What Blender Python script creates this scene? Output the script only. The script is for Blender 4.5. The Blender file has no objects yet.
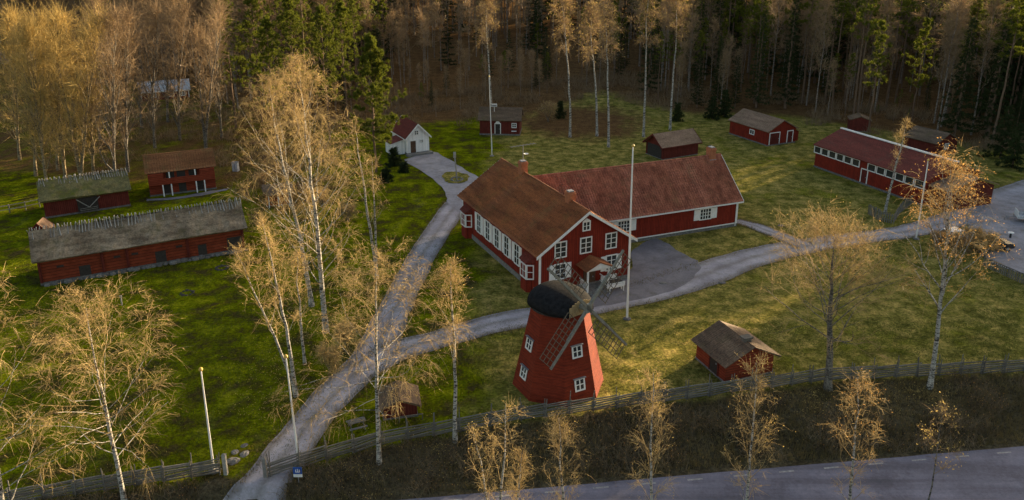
import bpy, math, random
import numpy as np
from mathutils import Vector, Matrix

scene = bpy.context.scene
C = scene.collection
R = math.radians

# ------------------------------------------------------------------ camera, sky, sun, exposure
F_PX, CX, CY, CAM_H = 796.0, 512.0, 185.0, 32.0
PITCH = math.atan(253 / 796)
cd = bpy.data.cameras.new('camera'); cam = bpy.data.objects.new('camera', cd); C.objects.link(cam)
cam.location = (0, 0, CAM_H); cam.rotation_euler = (R(90) - PITCH, 0, 0)
cd.sensor_fit = 'HORIZONTAL'; cd.sensor_width = 36; cd.lens = 36 * F_PX / 1024
cd.shift_y = -(250 - CY) / 1024
cd.clip_start = 0.5; cd.clip_end = 6000
scene.camera = cam

SUN_AZ, SUN_EL = R(47), R(9.0)          # azimuth from +Y towards +X
w = bpy.data.worlds.new('World'); scene.world = w; w.use_nodes = True
nt = w.node_tree; bg = nt.nodes['Background']
sky = nt.nodes.new('ShaderNodeTexSky'); sky.sky_type = 'NISHITA'; sky.sun_disc = False
sky.sun_elevation = SUN_EL; sky.sun_rotation = SUN_AZ; sky.altitude = 100
sky.air_density = 1.0; sky.dust_density = 3.0; sky.ozone_density = 0.3
nt.links.new(sky.outputs[0], bg.inputs[0]); bg.inputs[1].default_value = 0.088
sd = bpy.data.lights.new('sun', 'SUN'); sun = bpy.data.objects.new('sun', sd); C.objects.link(sun)
sd.energy = 5.0; sd.angle = R(0.6); sd.color = (1.0, 0.76, 0.45)
SUN_V = Vector((math.sin(SUN_AZ) * math.cos(SUN_EL), math.cos(SUN_AZ) * math.cos(SUN_EL), math.sin(SUN_EL)))
sun.rotation_euler = SUN_V.to_track_quat('Z', 'Y').to_euler(); sun.location = (0, 0, 80)
scene.view_settings.view_transform = 'Standard'; scene.view_settings.look = 'None'
scene.view_settings.gamma = 1; scene.view_settings.exposure = 1.92
scene.render.resolution_x = 1024; scene.render.resolution_y = 500

# ------------------------------------------------------------------ pixel helpers (a direction; the distance comes from the ground)
_s, _c = math.sin(PITCH), math.cos(PITCH)
def ray(px, py):
    v = (CY - py) / F_PX
    return ((px - CX) / F_PX, _c + v * _s, -_s + v * _c)
def g(px, py, z=0.0):
    d = ray(px, py); t = (z - CAM_H) / d[2]
    return (d[0] * t, d[1] * t)
def hgt(px, py, Y):
    d = ray(px, py); t = Y / d[1]
    return CAM_H + d[2] * t, d[0] * t

def sstep(a, b, x):
    t = np.clip((x - a) / (b - a), 0, 1); return t * t * (3 - 2 * t)
FENCE = [(-30, 39.0), (-18.1, 41.5), (-14.9, 41.2), (-8.6, 44.5), (0.6, 47.3), (9.1, 49.1), (23.8, 52.4), (39.1, 53.6), (60, 55), (90, 56)]
FX = np.array([p[0] for p in FENCE]); FY = np.array([p[1] for p in FENCE])
ROAD_Z = -0.8
def fence_y(x): return np.interp(x, FX, FY)
def road_y(x): return 41.0 + 0.1285 * np.asarray(x)      # far edge of the asphalt
def Z(x, y):
    x = np.asarray(x, float); y = np.asarray(y, float)
    fy = fence_y(x); ry = road_y(x)
    t = sstep(0.0, 1.0, (fy - 0.6 - y) / np.maximum(fy - 0.6 - ry - 0.6, 1.0))
    z = ROAD_Z * t
    z = z + 0.055 * np.maximum(0, y - 150) * (y < 420) + 0.055 * 270 * (y >= 420)
    return z
def Zf(x, y): return float(Z(x, y))

# ------------------------------------------------------------------ materials
def newmat(name):
    m = bpy.data.materials.new(name); m.use_nodes = True
    return m, m.node_tree, m.node_tree.nodes['Principled BSDF']
def ramp(nt, fac, cols, pos=None):
    r = nt.nodes.new('ShaderNodeValToRGB'); e = r.color_ramp.elements
    n = len(cols); pos = pos or [i / (n - 1) for i in range(n)]
    while len(e) < n: e.new(0.5)
    for i in range(n):
        e[i].position = pos[i]; c = cols[i]; e[i].color = (c[0], c[1], c[2], 1)
    nt.links.new(fac, r.inputs[0]); return r.outputs[0]
def noise(nt, vec, scale, detail=4, rough=0.6, sc=None):
    n = nt.nodes.new('ShaderNodeTexNoise'); n.inputs['Scale'].default_value = scale
    n.inputs['Detail'].default_value = detail; n.inputs['Roughness'].default_value = rough
    if sc:
        mp = nt.nodes.new('ShaderNodeMapping'); mp.inputs['Scale'].default_value = sc
        nt.links.new(vec, mp.inputs[0]); vec = mp.outputs[0]
    nt.links.new(vec, n.inputs['Vector']); return n.outputs['Fac']
def mix(nt, fac, a, b, mode='MIX'):
    m = nt.nodes.new('ShaderNodeMix'); m.data_type = 'RGBA'; m.blend_type = mode
    for s, v in ((m.inputs[0], fac), (m.inputs[6], a), (m.inputs[7], b)):
        if isinstance(v, (int, float)): s.default_value = v
        elif isinstance(v, tuple): s.default_value = (*v[:3], 1)
        else: nt.links.new(v, s)
    return m.outputs[2]
def bump(nt, bsdf, h, strength, dist=0.05):
    b = nt.nodes.new('ShaderNodeBump'); b.inputs['Strength'].default_value = strength; b.inputs['Distance'].default_value = dist
    nt.links.new(h, b.inputs['Height']); nt.links.new(b.outputs[0], bsdf.inputs['Normal'])
def objco(nt): return nt.nodes.new('ShaderNodeTexCoord').outputs['Object']
def wpos(nt): return nt.nodes.new('ShaderNodeNewGeometry').outputs['Position']
def math_n(nt, op, a, b=0.0):
    m = nt.nodes.new('ShaderNodeMath'); m.operation = op
    for s, v in zip(m.inputs, (a, b)):
        if isinstance(v, (int, float)): s.default_value = v
        else: nt.links.new(v, s)
    return m.outputs[0]

def mat_noise(name, cols, scale=3, rough=0.85, bstr=0.3, sc=None, fine=None, spec=0.3, obj_rand=0.0, coord=objco, bdist=0.03):
    m, t, b = newmat(name); v = coord(t)
    n = noise(t, v, scale, 5, 0.65, sc); col = ramp(t, n, cols, [0.28, 0.72] if len(cols) == 2 else [0.25, 0.5, 0.75] if len(cols) == 3 else None)
    h = n
    if fine:
        f = noise(t, v, fine, 3, 0.7, sc); col = mix(t, 0.55, col, ramp(t, f, [(0.35, 0.35, 0.35), (1.25, 1.25, 1.25)], [0.3, 0.75]), 'MULTIPLY'); h = f
    if obj_rand:
        oi = t.nodes.new('ShaderNodeObjectInfo')
        col = mix(t, obj_rand, col, ramp(t, oi.outputs['Random'], [(0.45, 0.42, 0.4), (1.3, 1.3, 1.25)]), 'MULTIPLY')
    t.links.new(col, b.inputs['Base Color']); b.inputs['Roughness'].default_value = rough
    b.inputs['Specular IOR Level'].default_value = spec
    if bstr: bump(t, b, h, bstr, bdist)
    return m

def mat_boards(name, cols, period=0.22, horizontal=False, rough=0.85, weather=0.5):
    """painted boarding: procedural joints plus weathering, in object space"""
    m, t, b = newmat(name); v = objco(t)
    sx = t.nodes.new('ShaderNodeSeparateXYZ'); t.links.new(v, sx.inputs[0])
    if horizontal: c = sx.outputs[2]
    else: c = math_n(t, 'ADD', sx.outputs[0], sx.outputs[1])
    q = math_n(t, 'DIVIDE', c, period); fr = math_n(t, 'FRACT', q); idx = math_n(t, 'FLOOR', q)
    tri = math_n(t, 'ABSOLUTE', math_n(t, 'SUBTRACT', fr, 0.5))
    joint = math_n(t, 'LESS_THAN', tri, 0.43)
    wn = t.nodes.new('ShaderNodeTexWhiteNoise'); wn.noise_dimensions = '1D'; t.links.new(idx, wn.inputs['W'])
    n = noise(t, v, 1.3, 5, 0.7); n2 = noise(t, v, 9, 3, 0.6, (1, 1, 0.15) if not horizontal else (0.15, 0.15, 1))
    col = ramp(t, n, cols, [0.3, 0.7])
    col = mix(t, 0.35, col, ramp(t, wn.outputs[0], [(0.6, 0.6, 0.6), (1.25, 1.2, 1.2)]), 'MULTIPLY')
    col = mix(t, weather, col, ramp(t, n2, [(0.5, 0.5, 0.5), (1.2, 1.2, 1.2)], [0.3, 0.7]), 'MULTIPLY')
    col = mix(t, math_n(t, 'SUBTRACT', 1.0, joint), col, (0.35, 0.3, 0.3), 'MULTIPLY')
    t.links.new(col, b.inputs['Base Color']); b.inputs['Roughness'].default_value = rough; b.inputs['Specular IOR Level'].default_value = 0.2
    bump(t, b, joint, 0.6, 0.03)
    return m

M = {}
M['red'] = mat_boards('falu_red_boards', [(0.16, 0.017, 0.008), (0.235, 0.028, 0.013)], 0.2, False, weather=0.35)
M['oldred'] = mat_boards('old_red_logs', [(0.17, 0.030, 0.012), (0.25, 0.052, 0.022)], 0.3, True, weather=0.6)
M['brightred'] = mat_boards('store_red_boards', [(0.19, 0.032, 0.014), (0.25, 0.05, 0.022)], 0.22, True, weather=0.3)
M['darkred'] = mat_boards('weathered_red_boards', [(0.10, 0.018, 0.012), (0.15, 0.03, 0.02)], 0.2, False, weather=0.5)
M['shingle'] = mat_boards('mill_red_shingles', [(0.165, 0.022, 0.009), (0.235, 0.036, 0.014)], 0.109, True, weather=0.6)
M['whitewall'] = mat_boards('white_boards', [(0.80, 0.80, 0.78), (0.86, 0.86, 0.84)], 0.2, False, weather=0.05)
M['white'] = mat_noise('white_paint', [(0.62, 0.61, 0.58), (0.8, 0.79, 0.76)], 2.5, 0.6, 0.05)
M['pole'] = mat_noise('flagpole_paint', [(0.68, 0.66, 0.62), (0.8, 0.79, 0.76)], 2.0, 0.4, 0.0)
M['grey_wood'] = mat_noise('weathered_grey_wood', [(0.10, 0.092, 0.08), (0.24, 0.225, 0.20)], 4, 0.9, 0.4, fine=22, obj_rand=0.5)
M['pale_wood'] = mat_noise('silvery_poles', [(0.22, 0.21, 0.195), (0.40, 0.385, 0.36)], 4, 0.9, 0.3, fine=18, obj_rand=0.6)
M['dark_wood'] = mat_noise('dark_wood', [(0.018, 0.016, 0.015), (0.05, 0.042, 0.036)], 5, 0.8, 0.3)
M['brown_door'] = mat_noise('brown_door', [(0.06, 0.032, 0.018), (0.10, 0.055, 0.03)], 4, 0.6, 0.2)
M['sailwood'] = mat_noise('sail_timber', [(0.13, 0.125, 0.105), (0.27, 0.262, 0.22)], 4, 0.85, 0.3, fine=15)
M['lattice'] = mat_noise('sail_lath', [(0.085, 0.068, 0.048), (0.15, 0.12, 0.085)], 5, 0.9, 0.2)
M['stone'] = mat_noise('foundation_stone', [(0.10, 0.098, 0.092), (0.26, 0.25, 0.24)], 3.5, 0.9, 0.5, fine=9, obj_rand=0.5)
M['darkstone'] = mat_noise('sooty_stone', [(0.03, 0.028, 0.025), (0.08, 0.075, 0.068)], 3.5, 0.9, 0.5, fine=9)
M['brick'] = mat_noise('chimney_brick', [(0.30, 0.10, 0.045), (0.48, 0.19, 0.09)], 6, 0.9, 0.3, fine=14)
M['metal'] = mat_noise('grey_metal', [(0.16, 0.16, 0.17), (0.26, 0.26, 0.27)], 6, 0.45, 0.0)
M['black'] = mat_noise('black_paint', [(0.012, 0.012, 0.013), (0.03, 0.03, 0.03)], 6, 0.5, 0.0)
M['capmat'] = mat_noise('tarred_cap', [(0.010, 0.010, 0.011), (0.030, 0.030, 0.032)], 4, 0.95, 0.7, fine=14, bdist=0.06, spec=0.05)
M['sunlit_cap_wood'] = mat_noise('sunlit_cap_boards', [(0.30, 0.22, 0.11), (0.44, 0.33, 0.18)], 4, 0.85, 0.3, fine=14)  # straw tone puts sunlight on the cap into the colour
M['gold'] = mat_noise('gilt_knob', [(0.5, 0.33, 0.07), (0.6, 0.4, 0.1)], 6, 0.35, 0.0)
M['bluesign'] = mat_noise('blue_sign', [(0.02, 0.07, 0.28), (0.03, 0.09, 0.32)], 4, 0.4, 0.0)
def mat_glass():
    m, t, b = newmat('window_glass'); v = objco(t)
    n = noise(t, v, 1.3, 2)
    t.links.new(ramp(t, n, [(0.012, 0.014, 0.017), (0.05, 0.052, 0.055)]), b.inputs['Base Color'])
    b.inputs['Roughness'].default_value = 0.08; b.inputs['Specular IOR Level'].default_value = 0.6
    return m
M['glass'] = mat_glass()
def mat_roof(name, a, bcol, moss, mossamt, streak=(1, 0.18, 1), rough=0.85):
    m, t, b = newmat(name); v = objco(t)
    n = noise(t, v, 1.1, 6, 0.7, streak); col = ramp(t, n, [a, bcol], [0.38, 0.62])
    f = noise(t, v, 6, 4, 0.75); col = mix(t, 0.7, col, ramp(t, f, [(0.4, 0.4, 0.4), (1.5, 1.45, 1.4)], [0.34, 0.66]), 'MULTIPLY')
    n2 = noise(t, v, 0.55, 6, 0.75); mk = ramp(t, n2, [(0, 0, 0), (1, 1, 1)], [0.52, 0.70])
    col = mix(t, math_n(t, 'MULTIPLY', mk, mossamt), col, moss)
    t.links.new(col, b.inputs['Base Color']); b.inputs['Roughness'].default_value = rough; b.inputs['Specular IOR Level'].default_value = 0.25
    bump(t, b, f, 0.3, 0.03); return m
M['tile'] = mat_roof('brown_tiles', (0.15, 0.052, 0.022), (0.30, 0.105, 0.040), (0.17, 0.105, 0.032), 0.6)
M['tile2'] = mat_roof('dark_red_tiles', (0.20, 0.066, 0.042), (0.40, 0.145, 0.09), (0.19, 0.11, 0.055), 0.6, (0.18, 1, 1))
M['rust_tile'] = mat_roof('rust_tiles', (0.17, 0.07, 0.03), (0.26, 0.115, 0.05), (0.14, 0.11, 0.04), 0.6)
M['redmetal'] = mat_roof('red_sheet_roof', (0.115, 0.024, 0.017), (0.165, 0.036, 0.025), (0.09, 0.045, 0.032), 0.5, rough=0.9)
M['greyroof'] = mat_roof('grey_felt_roof', (0.15, 0.095, 0.062), (0.26, 0.17, 0.115), (0.12, 0.09, 0.04), 0.5)
M['brownroof'] = mat_roof('brown_felt_roof', (0.085, 0.056, 0.036), (0.16, 0.108, 0.07), (0.09, 0.075, 0.025), 0.6)
M['plankroof'] = mat_roof('plank_roof', (0.075, 0.048, 0.031), (0.18, 0.118, 0.074), (0.085, 0.07, 0.028), 0.5)
M['thatch'] = mat_roof('grey_thatch', (0.095, 0.070, 0.046), (0.27, 0.215, 0.15), (0.075, 0.068, 0.024), 0.7, (0.6, 0.35, 1))
M['mossthatch'] = mat_roof('mossy_thatch', (0.085, 0.078, 0.03), (0.17, 0.15, 0.065), (0.09, 0.10, 0.008), 0.95, (0.6, 0.35, 1))
M['sheetroof'] = mat_roof('pale_sheet_roof', (0.36, 0.37, 0.40), (0.52, 0.53, 0.56), (0.12, 0.115, 0.10), 0.7)
M['pinkroof'] = mat_roof('faded_red_roof', (0.26, 0.19, 0.18), (0.36, 0.27, 0.26), (0.2, 0.16, 0.15), 0.4)

def mat_gravel(name, a, b_, grassy=0.0, scale=1.0):
    m, t, b = newmat(name); v = wpos(t)
    n = noise(t, v, 0.35 * scale, 6, 0.65); col = ramp(t, n, [a, b_], [0.3, 0.7])
    f = noise(t, v, 6, 4, 0.75); col = mix(t, 0.5, col, ramp(t, f, [(0.6, 0.6, 0.6), (1.3, 1.3, 1.3)], [0.3, 0.7]), 'MULTIPLY')
    if not grassy:
        st_ = noise(t, v, 1.0, 4, 0.6, (0.07, 1.1, 1)); col = mix(t, 0.6, col, ramp(t, st_, [(0.6, 0.6, 0.62), (1.35, 1.35, 1.38)], [0.36, 0.64]), 'MULTIPLY')
        cr = noise(t, v, 0.25, 6, 0.8); col = mix(t, 0.35, col, ramp(t, cr, [(0.5, 0.5, 0.5), (1, 1, 1), (1.2, 1.2, 1.2)], [0.40, 0.47, 0.6]), 'MULTIPLY')
    if grassy:
        aa = t.nodes.new('ShaderNodeAttribute'); aa.attribute_name = 'across'; an = math_n(t, 'ADD', aa.outputs['Fac'], math_n(t, 'MULTIPLY', math_n(t, 'SUBTRACT', noise(t, v, 0.8, 4, 0.6), 0.5), 0.18))
        rut = ramp(t, an, [(1, 1, 1), (0.55, 0.52, 0.42), (1.15, 1.15, 1.17), (1.15, 1.15, 1.17), (0.72, 0.70, 0.62), (1.15, 1.15, 1.17), (1.15, 1.15, 1.17), (0.55, 0.52, 0.42)], [0.0, 0.06, 0.22, 0.36, 0.5, 0.64, 0.78, 0.96])
        col = mix(t, 0.75, col, rut, 'MULTIPLY')
        n2 = noise(t, v, 0.9, 5, 0.7); mk = ramp(t, n2, [(0, 0, 0), (1, 1, 1)], [0.55, 0.68])
        col = mix(t, math_n(t, 'MULTIPLY', mk, grassy), col, (0.085, 0.078, 0.035))
    t.links.new(col, b.inputs['Base Color']); b.inputs['Roughness'].default_value = 0.85; b.inputs['Specular IOR Level'].default_value = 0.25
    bump(t, b, f, 0.35, 0.04); return m
M['gravel'] = mat_gravel('gravel', (0.19, 0.178, 0.198), (0.36, 0.34, 0.365), 0.35)
M['yard'] = mat_gravel('yard_asphalt', (0.115, 0.108, 0.122), (0.20, 0.188, 0.208), 0.35)
M['asphalt'] = mat_gravel('road_asphalt', (0.10, 0.098, 0.13), (0.165, 0.16, 0.205), 0.0, 0.7)
M['roadpaint'] = mat_noise('road_paint', [(0.16, 0.16, 0.17), (0.40, 0.40, 0.40)], 5, 0.7, 0.1, fine=20)

def mat_ground():
    m, t, b = newmat('grass_ground'); v = wpos(t)
    at = t.nodes.new('ShaderNodeAttribute'); at.attribute_name = 'zone'
    sp = t.nodes.new('ShaderNodeSeparateColor'); t.links.new(at.outputs['Color'], sp.inputs[0])
    n1 = noise(t, v, 0.13, 6, 0.65); n2 = noise(t, v, 0.7, 6, 0.7); n3 = noise(t, v, 4.5, 4, 0.75); n4 = noise(t, v, 0.32, 5, 0.7, (1.0, 0.45, 1))
    n5 = noise(t, v, 0.42, 7, 0.72)
    green = ramp(t, n5, [(0.055, 0.047, 0.016), (0.080, 0.082, 0.006), (0.100, 0.122, 0.003), (0.185, 0.195, 0.008)], [0.40, 0.46, 0.52, 0.61])
    straw = ramp(t, n2, [(0.080, 0.078, 0.018), (0.18, 0.160, 0.040), (0.36, 0.27, 0.085)], [0.36, 0.5, 0.64])
    fl = ramp(t, n2, [(0.055, 0.034, 0.018), (0.115, 0.066, 0.030), (0.18, 0.105, 0.045)], [0.25, 0.5, 0.78])
    dirt = ramp(t, n2, [(0.035, 0.030, 0.018), (0.075, 0.062, 0.038), (0.12, 0.10, 0.062)], [0.25, 0.5, 0.8])
    k = math_n(t, 'ADD', sp.outputs[0], math_n(t, 'MULTIPLY', math_n(t, 'SUBTRACT', n1, 0.5), 1.6)); kk = ramp(t, k, [(0, 0, 0), (1, 1, 1)], [0.3, 0.7])
    col = mix(t, kk, straw, green)
    k = math_n(t, 'ADD', sp.outputs[1], math_n(t, 'MULTIPLY', math_n(t, 'SUBTRACT', n4, 0.5), 0.9)); kk = ramp(t, k, [(0, 0, 0), (1, 1, 1)], [0.35, 0.65])
    col = mix(t, kk, col, fl)
    k = math_n(t, 'ADD', sp.outputs[2], math_n(t, 'MULTIPLY', math_n(t, 'SUBTRACT', n4, 0.5), 1.3)); kk = ramp(t, k, [(0, 0, 0), (1, 1, 1)], [0.4, 0.75])
    col = mix(t, kk, col, dirt)
    col = mix(t, 0.75, col, ramp(t, n3, [(0.35, 0.35, 0.35), (1.6, 1.6, 1.5)], [0.36, 0.64]), 'MULTIPLY')
    t.links.new(col, b.inputs['Base Color']); b.inputs['Roughness'].default_value = 1.0; b.inputs['Specular IOR Level'].default_value = 0.0
    hh = math_n(t, 'ADD', n3, math_n(t, 'MULTIPLY', n2, 1.5)); bump(t, b, hh, 0.9, 0.14)
    return m
M['ground'] = mat_ground()

def mat_leafy(name, cols, trans=0.45, rough=0.8, rand=0.5, nscale=1.2):
    """thin foliage: diffuse plus light passing through the blade"""
    m, t, b = newmat(name); v = objco(t)
    n = noise(t, v, nscale, 3, 0.6); col = ramp(t, n, cols, [0.3, 0.7] if len(cols) == 2 else None)
    oi = t.nodes.new('ShaderNodeObjectInfo')
    col = mix(t, rand, col, ramp(t, oi.outputs['Random'], [(0.55, 0.5, 0.45), (1.25, 1.2, 1.1)]), 'MULTIPLY')
    t.links.new(col, b.inputs['Base Color']); b.inputs['Roughness'].default_value = rough; b.inputs['Specular IOR Level'].default_value = 0.15
    tr = t.nodes.new('ShaderNodeBsdfTranslucent'); t.links.new(col, tr.inputs[0])
    mx = t.nodes.new('ShaderNodeMixShader'); mx.inputs[0].default_value = trans
    t.links.new(b.outputs[0], mx.inputs[1]); t.links.new(tr.outputs[0], mx.inputs[2])
    t.links.new(mx.outputs[0], t.nodes['Material Output'].inputs[0]); return m
def mat_bark(name, a, b_, dark=None):
    m, t, b = newmat(name); v = objco(t)
    n = noise(t, v, 3, 4, 0.6, (3, 3, 0.6)); col = ramp(t, n, [a, b_], [0.3, 0.7])
    if dark:
        n2 = noise(t, v, 3.2, 3, 0.7, (1, 1, 2.6)); col = mix(t, ramp(t, n2, [(1, 1, 1), (0, 0, 0)], [0.42, 0.52]), col, dark)
    t.links.new(col, b.inputs['Base Color']); b.inputs['Roughness'].default_value = 0.85; b.inputs['Specular IOR Level'].default_value = 0.2
    bump(t, b, n, 0.4, 0.03); return m
M['birchbark'] = mat_bark('birch_bark', (0.27, 0.25, 0.22), (0.50, 0.47, 0.42), (0.05, 0.045, 0.04))
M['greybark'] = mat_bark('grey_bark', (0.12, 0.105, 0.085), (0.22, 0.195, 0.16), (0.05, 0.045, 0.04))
M['goldbark'] = mat_bark('sunny_bark', (0.20, 0.15, 0.085), (0.36, 0.28, 0.165), (0.07, 0.055, 0.04))  # lit copy of the bark: golden sunlight is in the colour
M['pinebark'] = mat_bark('pine_bark', (0.095, 0.062, 0.042), (0.17, 0.11, 0.072))
M['forestbark'] = mat_bark('forest_bark', (0.18, 0.145, 0.12), (0.36, 0.30, 0.25), (0.08, 0.065, 0.055))
M['goldtwig'] = mat_leafy('golden_twigs', [(0.28, 0.195, 0.085), (0.51, 0.38, 0.182)], 0.2, rand=0.35, nscale=2.5)
M['goldleaf'] = mat_leafy('golden_birch_leaves', [(0.44, 0.33, 0.10), (0.62, 0.48, 0.18)], 0.5, rand=0.35)
M['orangeleaf'] = mat_leafy('orange_brown_leaves', [(0.42, 0.225, 0.07), (0.58, 0.345, 0.12)], 0.5, rand=0.35)
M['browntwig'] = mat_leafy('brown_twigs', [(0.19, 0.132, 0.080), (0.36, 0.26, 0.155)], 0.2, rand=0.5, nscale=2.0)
M['yellowtwig'] = mat_leafy('sunlit_twigs', [(0.30, 0.21, 0.07), (0.46, 0.34, 0.125)], 0.2, rand=0.3, nscale=2.0)  # twigs of the sunlit left trees, the light painted in as yellow
M['pineneedle'] = mat_leafy('pine_needles', [(0.060, 0.078, 0.008), (0.15, 0.17, 0.018)], 0.4, rand=0.3)
M['spruceneedle'] = mat_leafy('spruce_needles', [(0.016, 0.027, 0.009), (0.045, 0.062, 0.018)], 0.2, rand=0.5)
M['scrub'] = mat_leafy('dry_scrub', [(0.08, 0.062, 0.042), (0.26, 0.205, 0.135)], 0.15, nscale=0.5)
M['drygrass'] = mat_leafy('dry_grass', [(0.10, 0.085, 0.035), (0.24, 0.19, 0.085)], 0.3, nscale=0.25)
M['lawn'] = mat_leafy('lawn_grass', [(0.06, 0.085, 0.012), (0.13, 0.14, 0.03)], 0.4, nscale=0.22)

# ------------------------------------------------------------------ mesh helpers
def link(o, parent=None):
    C.objects.link(o)
    if parent: o.parent = parent
    return o
def mesh_np(name, V, faces, mats, mids=None, smooth=False):
    """V (n,3); faces: list of integer arrays (m,k); mids: material index for each array"""
    me = bpy.data.meshes.new(name); V = np.asarray(V, np.float32)
    faces = [np.asarray(f) for f in faces if len(f)]
    me.vertices.add(len(V)); me.vertices.foreach_set('co', V.ravel())
    nl = sum(f.size for f in faces); npoly = sum(len(f) for f in faces)
    me.loops.add(nl); me.polygons.add(npoly)
    me.loops.foreach_set('vertex_index', np.concatenate([f.ravel() for f in faces]).astype(np.int32))
    st = []; off = 0
    for f in faces:
        k = f.shape[1]; st.append(off + np.arange(len(f)) * k); off += f.size
    me.polygons.foreach_set('loop_start', np.concatenate(st).astype(np.int32))
    if mids: me.polygons.foreach_set('material_index', np.concatenate([np.full(len(f), m) for f, m in zip(faces, mids)]).astype(np.int32))
    if smooth: me.polygons.foreach_set('use_smooth', np.ones(npoly, bool))
    for m in (mats if isinstance(mats, (list, tuple)) else [mats]): me.materials.append(M[m] if isinstance(m, str) else m)
    me.update(calc_edges=True); me.validate(); return me
class MB:
    def __init__(s): s.v = []; s.f = []
    def add(s, V, F):
        o = len(s.v); s.v += [tuple(p) for p in V]; s.f += [tuple(i + o for i in f) for f in F]; return s
    def box(s, x0, x1, y0, y1, z0, z1):
        return s.add([(x0, y0, z0), (x1, y0, z0), (x1, y1, z0), (x0, y1, z0), (x0, y0, z1), (x1, y0, z1), (x1, y1, z1), (x0, y1, z1)],
                     [(3, 2, 1, 0), (4, 5, 6, 7), (0, 1, 5, 4), (1, 2, 6, 5), (2, 3, 7, 6), (3, 0, 4, 7)])
    def beam(s, p, q, a, b=None, up=(0, 0, 1)):
        b = b or a; p = Vector(p); q = Vector(q); d = (q - p).normalized(); up = Vector(up)
        if abs(d.dot(up)) > 0.98: up = Vector((1, 0, 0))
        x = d.cross(up).normalized() * a / 2; y = x.cross(d).normalized() * b / 2
        return s.add([p - x - y, p + x - y, p + x + y, p - x + y, q - x - y, q + x - y, q + x + y, q - x + y],
                     [(0, 1, 2, 3), (7, 6, 5, 4), (0, 4, 5, 1), (1, 5, 6, 2), (2, 6, 7, 3), (3, 7, 4, 0)])
    def tube(s, p, q, r0, r1=None, n=6, cap=True):
        r1 = r0 if r1 is None else r1; p = Vector(p); q = Vector(q); d = (q - p).normalized()
        up = Vector((0, 0, 1)) if abs(d.z) < 0.95 else Vector((1, 0, 0))
        x = d.cross(up).normalized(); y = d.cross(x)
        V = [c + (x * math.cos(6.2832 * i / n) + y * math.sin(6.2832 * i / n)) * r for c, r in ((p, r0), (q, r1)) for i in range(n)]
        Fs = [(i, (i + 1) % n, n + (i + 1) % n, n + i) for i in range(n)]
        if cap: Fs += [tuple(range(n - 1, -1, -1)), tuple(range(n, 2 * n))]
        return s.add(V, Fs)
    def prism(s, poly, y0, y1):
        """polygon in (x,z) swept along y"""
        n = len(poly)
        V = [(x, y0, z) for x, z in poly] + [(x, y1, z) for x, z in poly]
        return s.add(V, [tuple(range(n)), tuple(range(2 * n - 1, n - 1, -1))] + [(i, n + i, n + (i + 1) % n, (i + 1) % n) for i in range(n)])
    def slab(s, quad, th):
        """quad of 3-D points, thickened downward along its normal"""
        q = [Vector(p) for p in quad]; n = (q[1] - q[0]).cross(q[3] - q[0]).normalized() * th
        return s.add(q + [p - n for p in q], [(0, 1, 2, 3), (7, 6, 5, 4)] + [(i, 4 + i, 4 + (i + 1) % 4, (i + 1) % 4) for i in range(4)])
    def lathe(s, prof, n=16, cx=0, cy=0):
        V = [(cx + r * math.cos(6.2832 * i / n), cy + r * math.sin(6.2832 * i / n), z) for r, z in prof for i in range(n)]
        Fs = [(k * n + i, k * n + (i + 1) % n, (k + 1) * n + (i + 1) % n, (k + 1) * n + i) for k in range(len(prof) - 1) for i in range(n)]
        Fs += [tuple(range(n - 1, -1, -1)), tuple(range((len(prof) - 1) * n, len(prof) * n))]
        return s.add(V, Fs)
    def mesh(s, name, mat, smooth=False):
        me = bpy.data.meshes.new(name); me.from_pydata(s.v, [], s.f); me.materials.append(M[mat]); me.validate()
        if smooth:
            for p in me.polygons: p.use_smooth = True
        return me
    def build(s, name, mat, parent=None, smooth=False, fix=True):
        me = s.mesh(name, mat, smooth)
        if fix:
            import bmesh
            bm = bmesh.new(); bm.from_mesh(me); bmesh.ops.recalc_face_normals(bm, faces=bm.faces); bm.to_mesh(me); bm.free()
        return link(bpy.data.objects.new(name, me), parent)
def rock(seed, mat='stone', parent=None, name='stone'):
    q = np.random.default_rng(seed); mb = MB().lathe([(.55, -.1), (.95, .12), (1, .35), (.85, .65), (.5, .88), (.15, .95)], 9); mb.v = [(x * q.uniform(.75, 1.2), y * q.uniform(.75, 1.2), z * q.uniform(.8, 1.15)) for x, y, z in mb.v]
    return mb.build(name, mat, parent)
def tag(o, label=None, cat=None, group=None, kind=None):
    if label: o['label'] = label
    if cat: o['category'] = cat
    if group: o['group'] = group
    if kind: o['kind'] = kind
    return o
def empty(name, loc, rz=0.0):
    o = bpy.data.objects.new(name, None); o.empty_display_size = 0.3; o.location = loc; o.rotation_euler = (0, 0, rz); return link(o)
def copy_tree(o, parent=None):
    c = o.copy(); C.objects.link(c)
    if parent: c.parent = parent
    for ch in o.children: copy_tree(ch, c)
    return c
def smooth_by_angle(o):
    for p in o.data.polygons: p.use_smooth = True

rng = np.random.default_rng(7); random.seed(7)

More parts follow.
